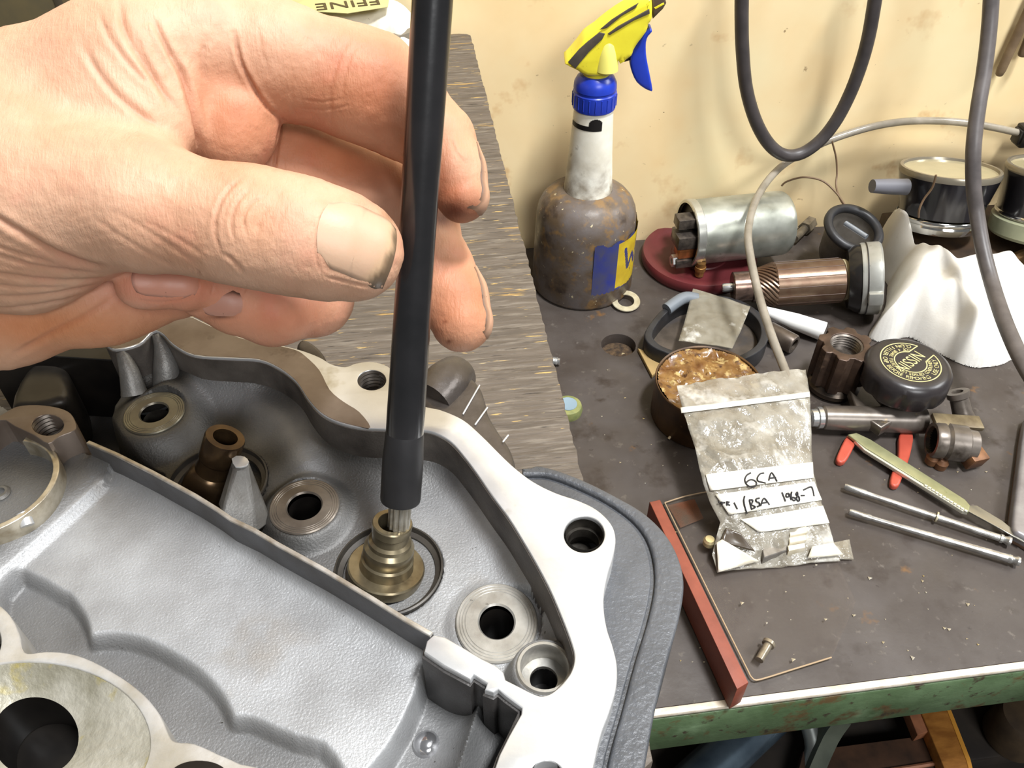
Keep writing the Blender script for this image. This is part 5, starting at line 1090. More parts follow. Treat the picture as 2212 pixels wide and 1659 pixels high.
c = U(2104, 988, 0.0095); box('clamp_nut', -0.008, 0.007, -0.006, 0.006, -0.006, 0.006, M('rusty_steel', (132, 92, 60), (94, 64, 44), vs=90, rough=0.5, metal=0.3), mc, 0.001, Euler((0.2, 0.1, 0.2)).to_matrix(), c-mo)
for (u, v, z_) in ((2015, 990, 0.006), (2034, 1000, 0.005)):
    c = U(u, v, z_); lathe('clamp_screw', [(0, -0.0045), (0.0045, -0.0045), (0.005, 0.001), (0.003, 0.004), (0, 0.0045)], MATS['rusty_steel'], mc, 16, 30, (I3, c-mo))
# ------------------------------------------------------------------ craft knife, red grips, push rods
a = U(1960, 1020, 0.0); kn = thing('craft_knife', 'slim pale green metal craft knife with a thin pointed blade across the red grips', 'knife', a)
gm = M('pale_green_metal', (158, 158, 122), (136, 136, 102), vs=60, rough=0.3, metal=0.4, spots=[((110, 112, 60), 70, 0.62, 0.72)])
zk = 0.0095
ext('handle', [UU([(1832, 938), (1850, 934), (1880, 948), (2085, 1078), (2097, 1092), (2093, 1106), (1870, 968)], zk)], zk-0.003, zk, 0.0009, gm, kn, a)
ext('handle_edge', [UU([(1846, 950), (1870, 965), (2092, 1106), (2080, 1104), (1868, 972)], zk-0.0005)], zk-0.0038, zk-0.0006, 0.0004, M('bright_edge_steel', (214, 212, 196), rough=0.25, metal=0.5), kn, a)
for i in range(12):
    t = i/11; u, v = 2000+(2086-2000)*t, 1049+(1103-1049)*t; c = U(u, v, zk); box('grip_tooth', -0.0011, 0.0011, -0.0008, 0.0008, -0.001, 0.0005, MATS['bright_edge_steel'], kn, 0.0002, Euler((0, 0, -0.8)).to_matrix(), c-a)
ext('blade', [UU([(2090, 1092), (2110, 1092), (2165, 1125), (2215, 1166), (2212, 1172), (2160, 1142), (2090, 1104)], zk-0.001)], zk-0.0022, zk-0.0008, 0.0003, M('steel_blade', (150, 148, 140), rough=0.25, metal=0.8), kn, a)
red = M('red_plastic', (186, 84, 66), (168, 70, 54), vs=50, rough=0.4, spots=[((90, 40, 30), 160, 0.70, 0.78)])
for nm_, lab_, q in (('red_grip', 'shorter red plastic grip under the upper end of the craft knife', [(1832, 938), (1851, 945), (1846, 962), (1826, 996), (1808, 994), (1812, 975)]),
                    ('red_grip', 'longer red plastic grip crossing under the middle of the craft knife', [(1944, 934), (1973, 936), (1966, 985), (1950, 1030), (1940, 1049), (1924, 1044), (1928, 1018), (1941, 985)])):
    c = U(*np.mean(q, 0), 0.0); t_ = thing(nm_, lab_, 'tool grip', c); ext('grip', [cr(UU(q, 0.0055), 3)], 0.0002, 0.0056, 0.0016, red, t_, c, 50, 3)
rodm = M('bright_rod_steel', (196, 196, 194), (150, 146, 140), vs=120, rough=0.26, metal=0.8, bump=0.2, bs=300)
def pushrod(lab_, p, q, r, ring):
    a, b = U(*p, 0.0052), U(*q, 0.0052); kq = depth(b)/F; ka = depth(a)/F; o = b*np.array([1, 1, 0]); t_ = thing('push_rod', lab_, 'rod', o, None, 'bright steel push rods')
    bar('rod', a, b, [(0, 0), (0, 6*ka), (0.015, 7.5*ka), (0.13, 7.5*ka), (0.14, 6*ka), (0.93, r*kq), (0.935, r*kq), (0.94, 10*kq), (0.955, 10*kq), (0.96, 8*kq), (0.97, 8.5*kq), (0.985, 11*kq), (1, 10.5*kq), (1, 0)], rodm, t_, o, 24, 30)
    if ring: bar('ring', a, b, [(0.565, 6*kq), (0.565, 12*kq), (0.575, 12*kq), (0.575, 6*kq)], MATS['pale_worn_metal'], t_, o, 20, 30)
pushrod('thin steel push rod with a small ring, nearer the craft knife', (1824, 1050), (2183, 1170), 8, True)
pushrod('thin steel push rod without a ring, nearest the bench front', (1834, 1105), (2202, 1213), 9, False)
c = U(2300, 1050, 0.0); bx_ = thing('grey_tin_box', 'rounded pale grey tin box cut off by the right picture edge', 'box', c)
ext('box', [cr(UU([(2213, 925), (2205, 985), (2194, 1070), (2188, 1125), (2192, 1146), (2215, 1160), (2330, 1220), (2420, 1180), (2430, 960), (2330, 890), (2230, 890)], 0.012), 3)], 0.0002, 0.012, 0.003, M('pale_grey_tin', (152, 150, 152), (128, 124, 126), vs=60, rough=0.3, metal=0.4), bx_, c, 50, 4)
ext('rim', [cr(UU([(2213, 925), (2205, 985), (2194, 1070), (2188, 1125), (2192, 1146), (2215, 1160), (2330, 1220), (2420, 1180), (2430, 960), (2330, 890), (2230, 890)], 0.012), 3)], 0.0002, 0.0045, 0.001, M('dark_brown_rim', (96, 74, 58), rough=0.4), bx_, c, 50, 2)
# ------------------------------------------------------------------ red-brown strip, clear sheet, rivet
zs = 0.0260; c = U(1500, 1290, 0.0); rs = thing('wood_strip', 'square red-brown wooden strip standing along the clear plastic sheet', 'strip', c)
ext('strip', [UU([(1403, 1084), (1426, 1079), (1617, 1474), (1592, 1489)], zs)], 0.0012, zs, 0.0005, M('red_brown_paint', (138, 72, 54), (122, 62, 46), vs=60, rough=0.5, bump=0.2, bs=240, spots=[((120, 60, 46), 90, 0.66, 0.74)]), rs, c)
c = U(1620, 1280, 0.0); ps = thing('clear_plastic_sheet', 'clear plastic sheet with pale edges lying beside the red-brown strip', 'sheet', c)
zq = 0.0032; shp = [(1436, 1086), (1530, 1062), (1700, 1030), (1800, 1190), (1850, 1300), (1798, 1419), (1645, 1466), (1630, 1468), (1618, 1456)]
ext('sheet', [UU(shp, zq)], 0.0012, zq, 0.0003, M('clear_sheet', (120, 108, 98), rough=0.08, alpha=0.07, spec=0.3), ps, c)
def edge_line(q): tube('sheet_edge', [U(u, v, zq)-c for u, v in q], 0.00055, M('pale_sheet_edge', (160, 138, 110), rough=0.35), ps, 8, 2)
edge_line([(1620, 1458), (1560, 1338), (1500, 1216), (1436, 1086)]); edge_line([(1436, 1086), (1480, 1072), (1530, 1062)]); edge_line([(1618, 1455), (1628, 1468), (1645, 1467), (1700, 1450), (1796, 1420)])
ext('brown_reflection', [UU([(1442, 1092), (1500, 1078), (1520, 1120), (1470, 1140)], zq+0.0001)], zq, zq+0.0002, 0.00005, M('brown_reflection', (118, 66, 40), (96, 80, 66), vs=60, rough=0.4, alpha=0.5), ps, c)  # brownish reflection in the sheet, painted as a translucent patch
a, b = U(1640, 1426, 0.0075), U(1662, 1388, 0.0075); k = depth(a)/F; o = b*np.array([1, 1, 0]); rv = thing('small_pin', 'small grey headed pin lying on the clear plastic sheet', 'pin', o)
bar('pin', a, b, [(0, 0), (0, 9*k), (0.85, 9.5*k), (0.86, 14*k), (1, 14.5*k), (1.03, 11*k), (1.03, 0)], M('oily_grey_steel', (150, 140, 122), (110, 102, 90), vs=120, rough=0.3, metal=0.5), rv, o, 24, 30)
# ------------------------------------------------------------------ lamp pot, bolt
a, b = U(1797, 556, 0.014), U(1844, 494, 0.054); k = depth(b)/F; o = a*np.array([1, 1, 0]); ax_d = b-a; L_ = np.linalg.norm(ax_d)
hp = thing('metal_cup', 'grey metal cup with black rubber rim lying behind the armature', 'cup', o)
bar('cup', a, b, [(0, 0), (0, 30*k), (0.15, 38*k), (0.9, 56*k), (1, 58*k), (1, 54*k), (0.3, 36*k), (0.3, 0)], M('dull_grey_metal', (134, 128, 120), (108, 102, 94), vs=50, rough=0.4, metal=0.4), hp, o, 44, 40)
Rm = basis(ax_d); V_, F_ = tube_vf(np.array([[57*k*math.cos(t), 57*k*math.sin(t), L_] for t in np.linspace(0, 2*math.pi, 49)]), 0.0042, 10, False)
mesh('rubber_rim', [np.array(Rm @ Vector(v))+a-o for v in V_], F_, M('black_rubber', (48, 48, 50)), hp, 60)
bar('contact_strip', U(1826, 482, 0.052), U(1872, 512, 0.050), [(0, 0), (0, 6*k), (1, 6*k), (1, 0)], M('pale_blue_grey_metal', (150, 156, 164), rough=0.3, metal=0.5), hp, o, 12, 30)
a, b = U(1716, 516, 0.0075), U(1752, 480, 0.0075); k = depth(a)/F; o = b*np.array([1, 1, 0]); bl_ = thing('hex_bolt', 'small grey bolt lying between the motor barrel and the metal cup', 'bolt', o)
bar('shank', a, b, [(0, 0), (0, 9*k), (0.62, 9*k)], M('oily_grey_steel', (150, 140, 122)), bl_, o, 20, 30)
bar('hex_head', a, b, [(0.6, 0), (0.6, 15*k), (1, 15*k), (1.02, 12*k), (1.02, 0)], M('oily_grey_steel', (150, 140, 122)), bl_, o, 6, 20)
# ------------------------------------------------------------------ box under the gauges, two instrument pots
bxz = 0.0285; c = np.array([U(2160, 590, bxz)[0]+0.05, 0.60, 0.0]); bb = thing('brown_box', 'low dark brown box against the wall carrying the two black gauges', 'box', c)
box('box', 0.459-c[0], 0.72-c[0], 0.5785-c[1], 0.668-c[1], 0.0002, bxz, M('dark_brown_wood', (70, 52, 36), (44, 34, 26), vs=40, rough=0.5), bb, 0.002)
q = U(2160, 600, 0.02); bar('brass_ring', np.array([0.556, 0.5784, 0.0185]), np.array([0.556, 0.570, 0.0185]), [(0, 0), (0, 0.019), (0.5, 0.020), (1, 0.018), (1, 0.013), (0.3, 0.012), (0.3, 0)], M('brown_brass', (122, 92, 56), (80, 62, 42), vs=70, rough=0.4, metal=0.4), bb, c, 32, 30)
bar('wire_hook', np.array([0.535, 0.5765, 0.034]), np.array([0.556, 0.5765, 0.034]), [(0, 0), (0, 0.0015), (1, 0.0015), (1, 0)], M('pale_wire', (196, 176, 140)), bb, c, 8, 30)
gbk = M('gloss_black_enamel', (24, 23, 26), (32, 30, 34), vs=40, rough=0.16, coat=0.5); chr_ = M('chrome', (214, 212, 206), rough=0.12, metal=1.0)
facem = M('wall_reflection_glass', (168, 158, 126), (150, 142, 112), vs=20, rough=0.10)  # cream of the reflected wall put into the glass colour
def gauge(lab_, u, v, uT, vT, rT, rB, base_mat, big):
    p = U(u, v, bxz+0.011); kg = depth(p)/F; p = U(u, v, bxz+rB*(1.07 if big else 1.02)*kg*0.254+0.0004); kg = depth(p)/F; zt = zat(p, vT+14)*0.93; tp_ = np.array([p[0]+(uT-u)*0.0, p[1], p[2]])
    t_ = thing('gauge', lab_, 'gauge', p, basis(np.array([0.04, 0.26, 1.0])), 'black instrument gauges')
    lathe('base', [(0, 0), (rB*kg*(1.02 if big else 0.96), 0), (rB*kg*(1.07 if big else 1.0), 0.003), (rB*kg*(1.07 if big else 1.02), 0.016 if big else 0.006), (rB*kg*1.0, 0.018 if big else 0.008)], base_mat, t_, 56, 30)
    lathe('bezel', [(rB*kg*1.0, 0.008+0.010*big), (rB*kg*1.03, 0.009+0.010*big), (rB*kg*1.035, 0.011+0.010*big), (rB*kg*1.0, 0.0125+0.010*big)], chr_, t_, 56, 60)
    lathe('pot', [(rB*kg*0.98, 0.014), (rB*kg*1.0, 0.020), (rT*kg*0.98, zt*0.86), (rT*kg, zt-0.003)], gbk, t_, 64, 50)
    lathe('rim', [(rT*kg*1.0, zt-0.004), (rT*kg*1.01, zt-0.001), (rT*kg*0.99, zt+0.0015), (rT*kg*0.93, zt+0.0015), (rT*kg*0.91, zt-0.001)], M('grey_rim_metal', (140, 132, 116), rough=0.25, metal=0.5), t_, 64, 50)
    lathe('glass', [(0, zt-0.0006), (rT*kg*0.92, zt-0.0008)], facem, t_, 56, 60)
    return t_, p, kg, zt
g1_, gp, kg, zt = gauge('black instrument gauge nearest the white rag with a grey stub on its side', 2022, 487, 2045, 355, 99, 84, chr_, 0)
Ri = g1_.matrix_world.to_3x3().inverted() if False else basis(np.array([0.04, 0.26, 1.0])).inverted()
def toloc(p_): return np.array(Ri @ Vector(np.asarray(p_)-gp))
s0, s1 = UY(1958, 404, gp[1]-0.005), UY(1884, 402, gp[1]-0.005)
tube('stub', [toloc(s0), toloc((s0+s1)/2), toloc(s1)], [0.0075, 0.0070, 0.0060], M('grey_rubber_stub', (104, 104, 110), rough=0.5), g1_, 16)
gauge('black instrument gauge on a pale green base at the right picture edge', 2248, 506, 2255, 352, 104, 98, M('pale_green_enamel', (158, 160, 132), (140, 144, 118), vs=40, rough=0.35), 1)
# ------------------------------------------------------------------ white rag
rg_f = [(2330, 800), (2212, 768), (2165, 782), (2110, 788), (2060, 772), (2010, 745), (1962, 722), (1920, 735), (1880, 724), (1888, 702), (1913, 662), (1918, 618)]
front = [tuple(q) for q in UU(rg_f, 0.004)]
x_e = UU([(2340, 690)], 0.012)[0]
rgW = cr(np.array(front+[(0.436, 0.590), (0.436, 0.620), (0.444, 0.642), (0.452, 0.638), (0.4555, 0.605), (0.462, 0.5725), (0.495, 0.5690), (0.520, 0.5680), (0.531, 0.556), (0.536, 0.530), (0.542, 0.512), (0.556, 0.500), tuple(x_e)]), 4); st_r = 0.0007
gx2 = np.arange(rgW[:, 0].min()-0.002, rgW[:, 0].max()+0.002, st_r); gy2 = np.arange(rgW[:, 1].min()-0.002, rgW[:, 1].max()+0.002, st_r); X3, Y3 = np.meshgrid(gx2, gy2)
sd3 = sdf2(X3, Y3, rgW); mk, X3, Y3 = snap(X3, Y3, sd3, st_r); di = np.maximum(-sd3, 0)
hh = 0.010+0.040*sstep(Y3, 0.455, 0.555)*(1-sstep(X3, 0.530, 0.570))+0.030*np.exp(-((X3-0.444)**2+(Y3-0.622)**2)/0.024**2)
fold = 0.008*np.abs(vnoise(X3*0.8+Y3*0.6, Y3*0.35-X3*0.2, 45, 41)-0.5)*2+0.005*np.abs(vnoise(X3*1.2-Y3*0.3, Y3*0.6, 95, 43)-0.5)*2+0.009*np.abs(vnoise(X3*0.4-Y3*0.9, X3*0.5+Y3*0.2, 62, 42)-0.5)*2
for (pA, pB, s, h) in (((1990, 600), (2105, 560), 0.009, 0.010), ((1915, 600), (1945, 500), 0.007, 0.006), ((1990, 660), (2050, 620), 0.007, -0.007), ((1920, 700), (1950, 600), 0.008, 0.006), ((2060, 760), (2150, 690), 0.009, 0.006), ((2010, 610), (2040, 690), 0.005, -0.007), ((1960, 650), (2010, 700), 0.008, 0.006), ((2150, 760), (2215, 730), 0.008, 0.006)):
    zz_r = 0.035 if pA[1] < 640 else 0.02; fold += h*np.exp(-(pdist(X3, Y3, np.array([U(*pA, zz_r)[:2], U(*pB, zz_r)[:2]]), False)/s)**2)
tz = hh+fold
for _ in range(7):
    q = np.pad(tz, 2, mode='edge'); q = sum(q[i:i+tz.shape[0]] for i in range(5))/5; tz = sum(q[:, i:i+tz.shape[1]] for i in range(5))/5
hh, fold = tz, 0.0
Zr = 0.0006+(hh+fold+0.002)*(1-np.exp(-di/0.0075))
f_, _ = grid_faces(mk); o = np.array([U(2050, 660, 0)[0], U(2050, 660, 0)[1], 0]); P3 = np.stack([X3[mk], Y3[mk], Zr[mk]], 1)-o; n = len(P3)
rt_ = thing('white_rag', 'crumpled white cotton rag between the armature and the black-capped cylinder', 'rag', o)
me = bpy.data.meshes.new('cloth'); me.from_pydata(P3.tolist(), [], f_.tolist()); ro = link('cloth', me, M('white_cotton', (226, 223, 216), (216, 211, 201), vs=30, rough=0.85, bump=0.3, bs=700, bd=0.0004, spots=[((192, 182, 160), 26, 0.62, 0.74)]), rt_, 80)
# ------------------------------------------------------------------ cables
rubc = M('grey_black_cable_rubber', (70, 65, 64), (56, 52, 52), vs=70, rough=0.42)
def cable(name, lab_, pts, r, mat, org=None, cat='cable', seg=14):
    P_ = [np.asarray(p_) for p_ in pts]; o = P_[0]; t_ = thing(name, lab_, cat, o); tube('sheath', sub(P_, o), r, mat, t_, seg, 8); return t_
yl = 0.655
loop = [(1606, -140), (1603, -40), (1602, 40), (1604, 110), (1612, 190), (1632, 260), (1660, 310), (1692, 334), (1730, 332), (1770, 305), (1805, 262), (1835, 205), (1858, 145), (1876, 80), (1890, 0), (1900, -60), (1908, -140)]
cable('hanging_cable', 'dark grey cable hanging in a U loop in front of the wall', [UY(u, v, yl) for u, v in loop], 0.0056, rubc)
rc = [(2146, -140, .62), (2141, 0, .61), (2135, 80, .60), (2125, 160, .588), (2112, 240, .572), (2103, 320, .556), (2103, 400, .546), (2110, 460, .538), (2124, 540, .515), (2145, 620, .485), (2172, 700, .44), (2208, 780, .40), (2250, 850, .37)]
cable('hanging_cable', 'long dark grey cable hanging down across the gauges and white rag', [UY(u, v, y) for u, v, y in rc], 0.0058, M('grey_cable_rubber', (98, 92, 90), (80, 75, 74), vs=70, rough=0.42))
cl = [(2205, 288, .675), (2150, 276, .675), (2090, 266, .675), (2020, 261, .675), (1950, 263, .675), (1880, 275, .675), (1800, 300, .675), (1735, 330, .67), (1690, 358, .665), (1655, 395, .645), (1630, 440, .61), (1616, 500, .565), (1622, 560, .535), (1640, 640, .50), (1665, 720, .465), (1690, 785, .44), (1708, 830, .42)]
cable('clear_tube', 'thin clear plastic tube curving along the wall and down to the zip bag', [UY(u, v, y) for u, v, y in cl], 0.0034, M('clear_grey_tubing', (158, 150, 136), (136, 128, 114), vs=60, rough=0.18, alpha=0.85), None, 'tube')
q = UY(2210, 292, .675); pl_ = thing('black_plug', 'black plug end on the clear tube at the right picture edge', 'plug', q)
box('plug', -0.005, 0.04, -0.008, 0.008, -0.010, 0.010, M('black_plastic', (26, 24, 24)), pl_, 0.002)
box('collar', -0.0075, -0.0045, -0.006, 0.006, -0.007, 0.007, M('black_plastic', (26, 24, 24)), pl_, 0.001)
wi = M('thin_brown_wire', (110, 88, 66), rough=0.5)
def wire(lab_, pts, r=0.0009): P_ = [UY(u, v, y) for u, v, y in pts]; t_ = thing('thin_wire', lab_, 'wire', P_[-1]); tube('wire', sub(P_, P_[-1]), r, wi, t_, 8, 6)
wire('thin brown wire hanging from the clear tube down to the metal cup', [(1797, 304, .672), (1806, 340, .672), (1808, 375, .668), (1806, 400, .66), (1815, 430, .645), (1832, 455, .63)])
wire('thin brown wire arching over the motor barrel into the metal cup', [(1688, 402, .672), (1700, 392, .672), (1735, 383, .668), (1775, 390, .66), (1805, 415, .648), (1828, 447, .632)])
wire('thin bent wire stuck down the side of the gauge by the rag', [(2022, 378, gp[1]-0.050), (2014, 405, gp[1]-0.05), (1996, 430, gp[1]-0.05), (1986, 452, gp[1]-0.052), (1984, 470, gp[1]-0.052)])
def stick(lab_, p, q, y, r): a, b = UY(*p, y), UY(*q, y); t_ = thing('brown_stick', lab_, 'stick', b); tube('stick', sub([a, (a*0.5+b*0.5), b*0.93+a*0.07, b], b), [r, r, r, r*0.45], M('brown_stick', (124, 104, 80), (98, 80, 60), vs=60, rough=0.5), t_, 12, 3)
stick('long brown stick leaning against the wall at the right picture edge', (2250, -40), (2157, 164), 0.684, 0.0042)
stick('dark brown stick tip just inside the right picture edge', (2240, 40), (2207, 122), 0.684, 0.0042)
# ------------------------------------------------------------------ paper sack and dark case on the back of the board
sk = [(520, -60), (905, -120), (912, 60), (902, 112), (860, 126), (800, 110), (700, 120), (560, 110)]
skw = cr(UU(sk, ZB+0.006), 3); st_r = 0.0022; gx2 = np.arange(skw[:, 0].min(), skw[:, 0].max(), st_r); gy2 = np.arange(skw[:, 1].min(), min(skw[:, 1].max(), 0.684), st_r); X4, Y4 = np.meshgrid(gx2, gy2)
s4 = sdf2(X4, Y4, skw); mk, X4, Y4 = snap(X4, Y4, s4, st_r); Z4 = ZB+0.0004+(0.013+0.018*sstep(Y4, 0.585, 0.640))*(1-np.exp(np.minimum(s4, 0)/0.010))+0.006*np.abs(vnoise(X4, Y4, 50, 51)-0.5)*(1-np.exp(np.minimum(s4, 0)/0.01))
o = np.array([U(760, 40, ZB)[0], U(760, 40, ZB)[1], ZB]); f_, _ = grid_faces(mk)
pb = thing('paper_sack', 'crumpled white paper sack with a yellow printed band at the back of the board', 'sack', o)
me = bpy.data.meshes.new('paper'); me.from_pydata((np.stack([X4[mk], Y4[mk], Z4[mk]], 1)-o).tolist(), [], f_.tolist())
so_ = link('paper', me, M('dirty_white_paper', (232, 228, 214), (214, 206, 186), vs=40, rough=0.6, bump=0.5, bs=80, bd=0.002, spots=[((120, 110, 90), 130, 0.68, 0.75)]), pb, 80)
m_ = so_.modifiers.new('thickness', 'SOLIDIFY'); m_.thickness = 0.0003
zpl = ZB+0.0345
ext('yellow_band', [UU([(560, -14), (700, -14), (842, -12), (838, 14), (750, 28), (640, 22), (560, 10)], zpl)], zpl-0.0006, zpl, 0.0002, M('yellow_print', (196, 188, 128), (178, 170, 120), vs=60, rough=0.5), pb, o)
m_ = text_mesh('FFINE', 0.020, 0.00015); A_ = U(838, 0, zpl); B_ = U(690, 14, zpl); dr = B_-A_; rot = math.atan2(dr[1], dr[0])
mid = U(752, 9, zpl); m_.transform(Matrix.Translation(tuple(mid-o+np.array([0, 0, 0.0004]))) @ Matrix.Rotation(rot, 4, 'Z')); link('print_lettering', m_, M('dark_print', (70, 58, 32), rough=0.6), pb, 30, False)
ext('dark_seam', [UU([(846, 72), (892, 56), (893, 66), (850, 80)], ZB+0.020)], ZB+0.008, ZB+0.0195, 0.0003, M('grey_brown_seam', (120, 112, 98), rough=0.6), pb, o)
o = np.array([U(20, 30, ZB)[0]-0.02, 0.50, ZB]); dk = thing('olive_case', 'dark olive case standing on the board behind the hand', 'case', o)
xr = U(124, 12, ZB+0.135)[0]
box('case', xr-0.30-o[0], xr-o[0], 0.44-o[1], 0.60-o[1], 0.0002, 0.135, M('dark_olive_canvas', (84, 72, 40), (66, 58, 36), vs=40, rough=0.7, spots=[((96, 64, 44), 30, 0.6, 0.7)]), dk, 0.004)
box('lid_strap', xr-0.024-o[0], xr-0.020-o[0], 0.4395-o[1], 0.6005-o[1], 0.0005, 0.1355, M('dark_strap', (54, 46, 30), rough=0.7), dk, 0.0005)
o = np.array([xr+0.0225, 0.50, ZB]); cb = thing('tan_carton', 'small tan cardboard carton beside the olive case behind the hand', 'carton', o)
box('carton', -0.02, 0.05, -0.05, 0.05, 0.0002, 0.118, M('tan_cardboard', (206, 172, 112), rough=0.7), cb, 0.002)
box('flap', -0.019, 0.049, -0.049, 0.0, 0.1182, 0.1190, M('tan_cardboard', (206, 172, 112)), cb, 0.0003)
# ------------------------------------------------------------------ lower shelf and what lies on it
ZL_ = -0.300
box('lower_shelf', -1.2-0.4, 1.5-0.4, 0.26-0.45, 0.68-0.45, ZL_-0.02, ZL_, darkw, bench, 0.002)
a, b = U(1660, 1545, ZL_+0.021), U(1470, 1720, ZL_+0.021); o = (a+b)/2*np.array([1, 1, 0])+np.array([0, 0, ZL_]); tt_ = thing('steel_tube', 'thick shiny blue-grey steel tube lying on the shelf under the bench', 'tube', o)
R_ = 0.0205; bar('tube', a+(a-b)*0.6, b, [(0, 0), (0, R_), (0.98, R_), (1, R_*0.96), (1, R_*0.8), (0.9, R_*0.8), (0.9, 0)], M('blue_grey_steel', (120, 138, 152), (90, 106, 120), vs=30, rough=0.25, metal=0.7), tt_, o, 40, 40)
o = U(1730, 1600, ZL_); gp_ = thing('green_bracket', 'grey-green painted steel bracket leaning beside the steel tube under the bench', 'bracket', o)
tube('upright', sub([U(1815, 1545, ZL_+0.05), U(1785, 1590, ZL_+0.03), U(1745, 1680, ZL_+0.012)], o), 0.011, M('grey_green_paint', (92, 98, 84), (72, 78, 66), vs=40, rough=0.5), gp_, 4, 3)
tube('brace', sub([U(1745, 1560, ZL_+0.03), U(1757, 1620, ZL_+0.02), U(1735, 1690, ZL_+0.0085)], o), 0.008, M('grey_metal_brace', (130, 134, 130), rough=0.35, metal=0.5), gp_, 8, 3)
o = U(1890, 1640, ZL_); bd2 = thing('brown_offcut', 'dark brown board offcut with a paler edge lying under the bench', 'board', o)
ext('offcut', [UU([(1735, 1622), (2000, 1588), (2042, 1650), (2060, 1720), (1700, 1760)], ZL_+0.02)], ZL_+0.0004, ZL_+0.02, 0.001, M('brown_board', (92, 66, 50), (60, 46, 38), vs=40, rough=0.55, spots=[((150, 120, 96), 160, 0.72, 0.76)]), bd2, o)
tube('pale_edge', sub([U(1740, 1690, ZL_+0.021), U(1900, 1668, ZL_+0.021), U(2040, 1646, ZL_+0.021)], o), 0.002, M('pale_board_edge', (176, 120, 90), rough=0.5), bd2, 6, 2)
def slat(lab_, q, z0, z1, col): o = U(*np.mean(q, 0), z0); t_ = thing('wooden_slat', lab_, 'slat', o); ext('slat', [UU(q, z1)], z0, z1, 0.0008, col, t_, o); return t_, o
ow = M('orange_pine', (180, 122, 56), (142, 90, 38), vs=50, stretch=(1, 3, 1), rough=0.5)
t_, o = slat('wide orange-brown wooden slat slanting on the shelf under the bench', [(1978, 1510), (2040, 1500), (2092, 1640), (2112, 1720), (2060, 1720), (2040, 1660)], ZL_+0.0206, ZL_+0.036, ow)
ext('worn_edge', [UU([(2036, 1510), (2044, 1508), (2096, 1640), (2114, 1715), (2106, 1715), (2088, 1645)], ZL_+0.0362)], ZL_+0.030, ZL_+0.0366, 0.0002, M('bright_pine', (214, 150, 60), rough=0.5), t_, o)
slat('short pinkish wooden slat beside the orange slat under the bench', [(1955, 1520), (1978, 1515), (2006, 1580), (1982, 1588)], ZL_+0.0206, ZL_+0.034, M('pink_brown_wood', (168, 110, 76), (130, 84, 60), vs=50, rough=0.55))
o = U(2185, 1590, ZL_); rd = thing('round_brown_lump', 'large dark brown round wooden block under the right of the bench', 'block', o)
k = depth(o)/F; lathe('block', [(0, 0), (58*k, 0), (62*k, 0.004), (60*k, 0.035), (52*k, 0.041), (30*k, 0.043), (0, 0.043)], M('dark_round_wood', (84, 68, 48), (58, 46, 34), vs=40, rough=0.6), rd, 40, 40)
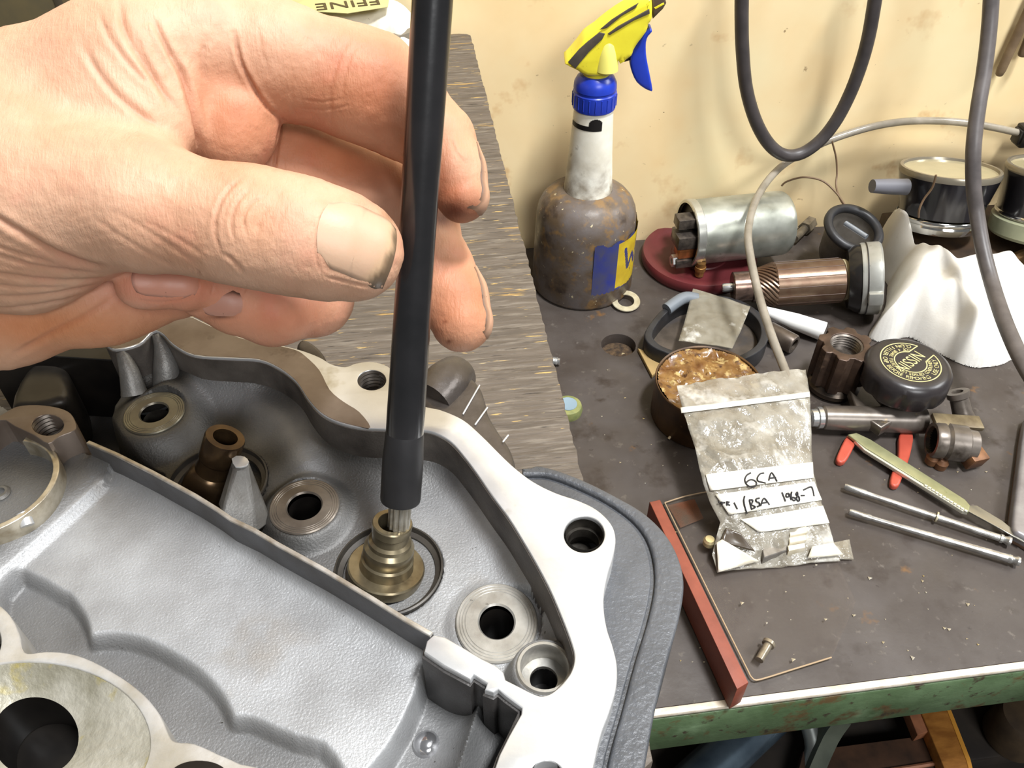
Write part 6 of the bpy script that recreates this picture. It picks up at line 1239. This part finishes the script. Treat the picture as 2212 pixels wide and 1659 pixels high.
# ------------------------------------------------------------------ crumbs and swarf
r5 = np.random.default_rng(12); Vv, Ff = [], []
spots_ = [(1733, 1250), (1600, 1309), (1780, 1344), (1844, 1330), (1908, 1388), (1993, 1256), (2000, 1280), (2090, 1306), (1972, 1422), (1654, 1352), (1711, 1431), (1645, 1395), (1636, 1226), (1661, 1224), (1760, 1227), (1879, 1250), (1995, 1245), (2050, 1360), (2040, 1358), (1430, 705), (1520, 730), (1312, 800), (1345, 765), (1340, 1000), (1300, 900), (1350, 860), (1390, 905), (2130, 1020), (2068, 1020), (1460, 1150)]
spots_ += [(1300+880*r5.random(), 900+560*r5.random()) for _ in range(60)]
for i, (u, v) in enumerate(spots_):
    c = U(u, v, 0.0); s = (0.0016 if i < 30 else 0.0007)*(0.6+0.7*r5.random())
    if c[1] < YB+0.008 or (c[0] < 0.075): continue
    z0 = 0.0033 if inside(np.array([u]), np.array([v]), shp)[0] else 0.0001; n0 = len(Vv)
    for dx, dy, dz in ((1, 0, 0.3), (-0.5, 0.8, 0.3), (-0.6, -0.7, 0.3), (0, 0, 1.0), (0, 0, 0)): Vv.append((c[0]+dx*s*r5.uniform(.6, 1.2)-0.3, c[1]+dy*s*r5.uniform(.6, 1.2)-0.35, z0+dz*s*0.8))
    Ff += [(n0, n0+1, n0+3), (n0+1, n0+2, n0+3), (n0+2, n0, n0+3), (n0+1, n0, n0+4), (n0+2, n0+1, n0+4), (n0, n0+2, n0+4)]
cr_o = mesh('metal_crumbs', Vv, Ff, M('pale_swarf', (206, 200, 184), (190, 166, 110), vs=60, rough=0.35, metal=0.2), None, 20); cr_o.location = (0.3, 0.35, 0)
tag(cr_o, 'scattered pale crumbs and swarf on the bench top', 'swarf', None, 'stuff')

# ------------------------------------------------------------------ pieces that belong to a part rather than to the whole thing
def under(root, child_names, parent_name, pick=None):
    kids = list(root.children); par = [c for c in kids if c.name.split('.')[0] == parent_name]
    for c in kids:
        if c.name.split('.')[0] in child_names: c.parent = par[0] if pick is None else par[pick(c)]
under(hand, ('thumb_nail', 'little_finger_nail', 'ring_finger_nail', 'index_nail', 'middle_nail'), 'hand')
under(sb, ('dark_inlay', 'plug', 'linkage', 'nozzle'), 'head_shell'); under(sb, ('rib',), 'collar'); under(sb, ('black_mark',), 'neck'); under(sb, ('label',), 'body')
ist = [c for c in zb_.children if c.name.split('.')[0] == 'ink_stroke']; lst = [c for c in zb_.children if c.name.split('.')[0] == 'label_strip']
for i, c in enumerate(ist): c.parent = lst[0] if i < 4 else lst[1]
under(mc, ('cap_name_lettering', 'cap_ring_lettering', 'cap_ring_border'), 'cap'); under(mc, ('clamp_bore', 'clamp_screw', 'clamp_nut'), 'clamp_barrel')
under(kn, ('handle_edge', 'grip_tooth'), 'handle'); under(pb, ('print_lettering',), 'yellow_band'); under(ar, ('core_slot',), 'core'); under(ar, ('gasket_ring', 'plate_lug'), 'end_plate')
under(cas, ('skirt_panel',), 'painted_skirt'); under(cas, ('oil_stain', 'threaded_bore', 'bolt_bore', 'lower_bore', 'bore_collar'), 'rim'); under(cas, ('funnel', 'hole_bottom', 'hole_wall'), 'lower_rim'); under(cas, ('fin_tip',), 'fin')
under(nt_, ('thread',), 'nut_body'); under(mt, ('terminal_stud', 'end_ring'), 'barrel')
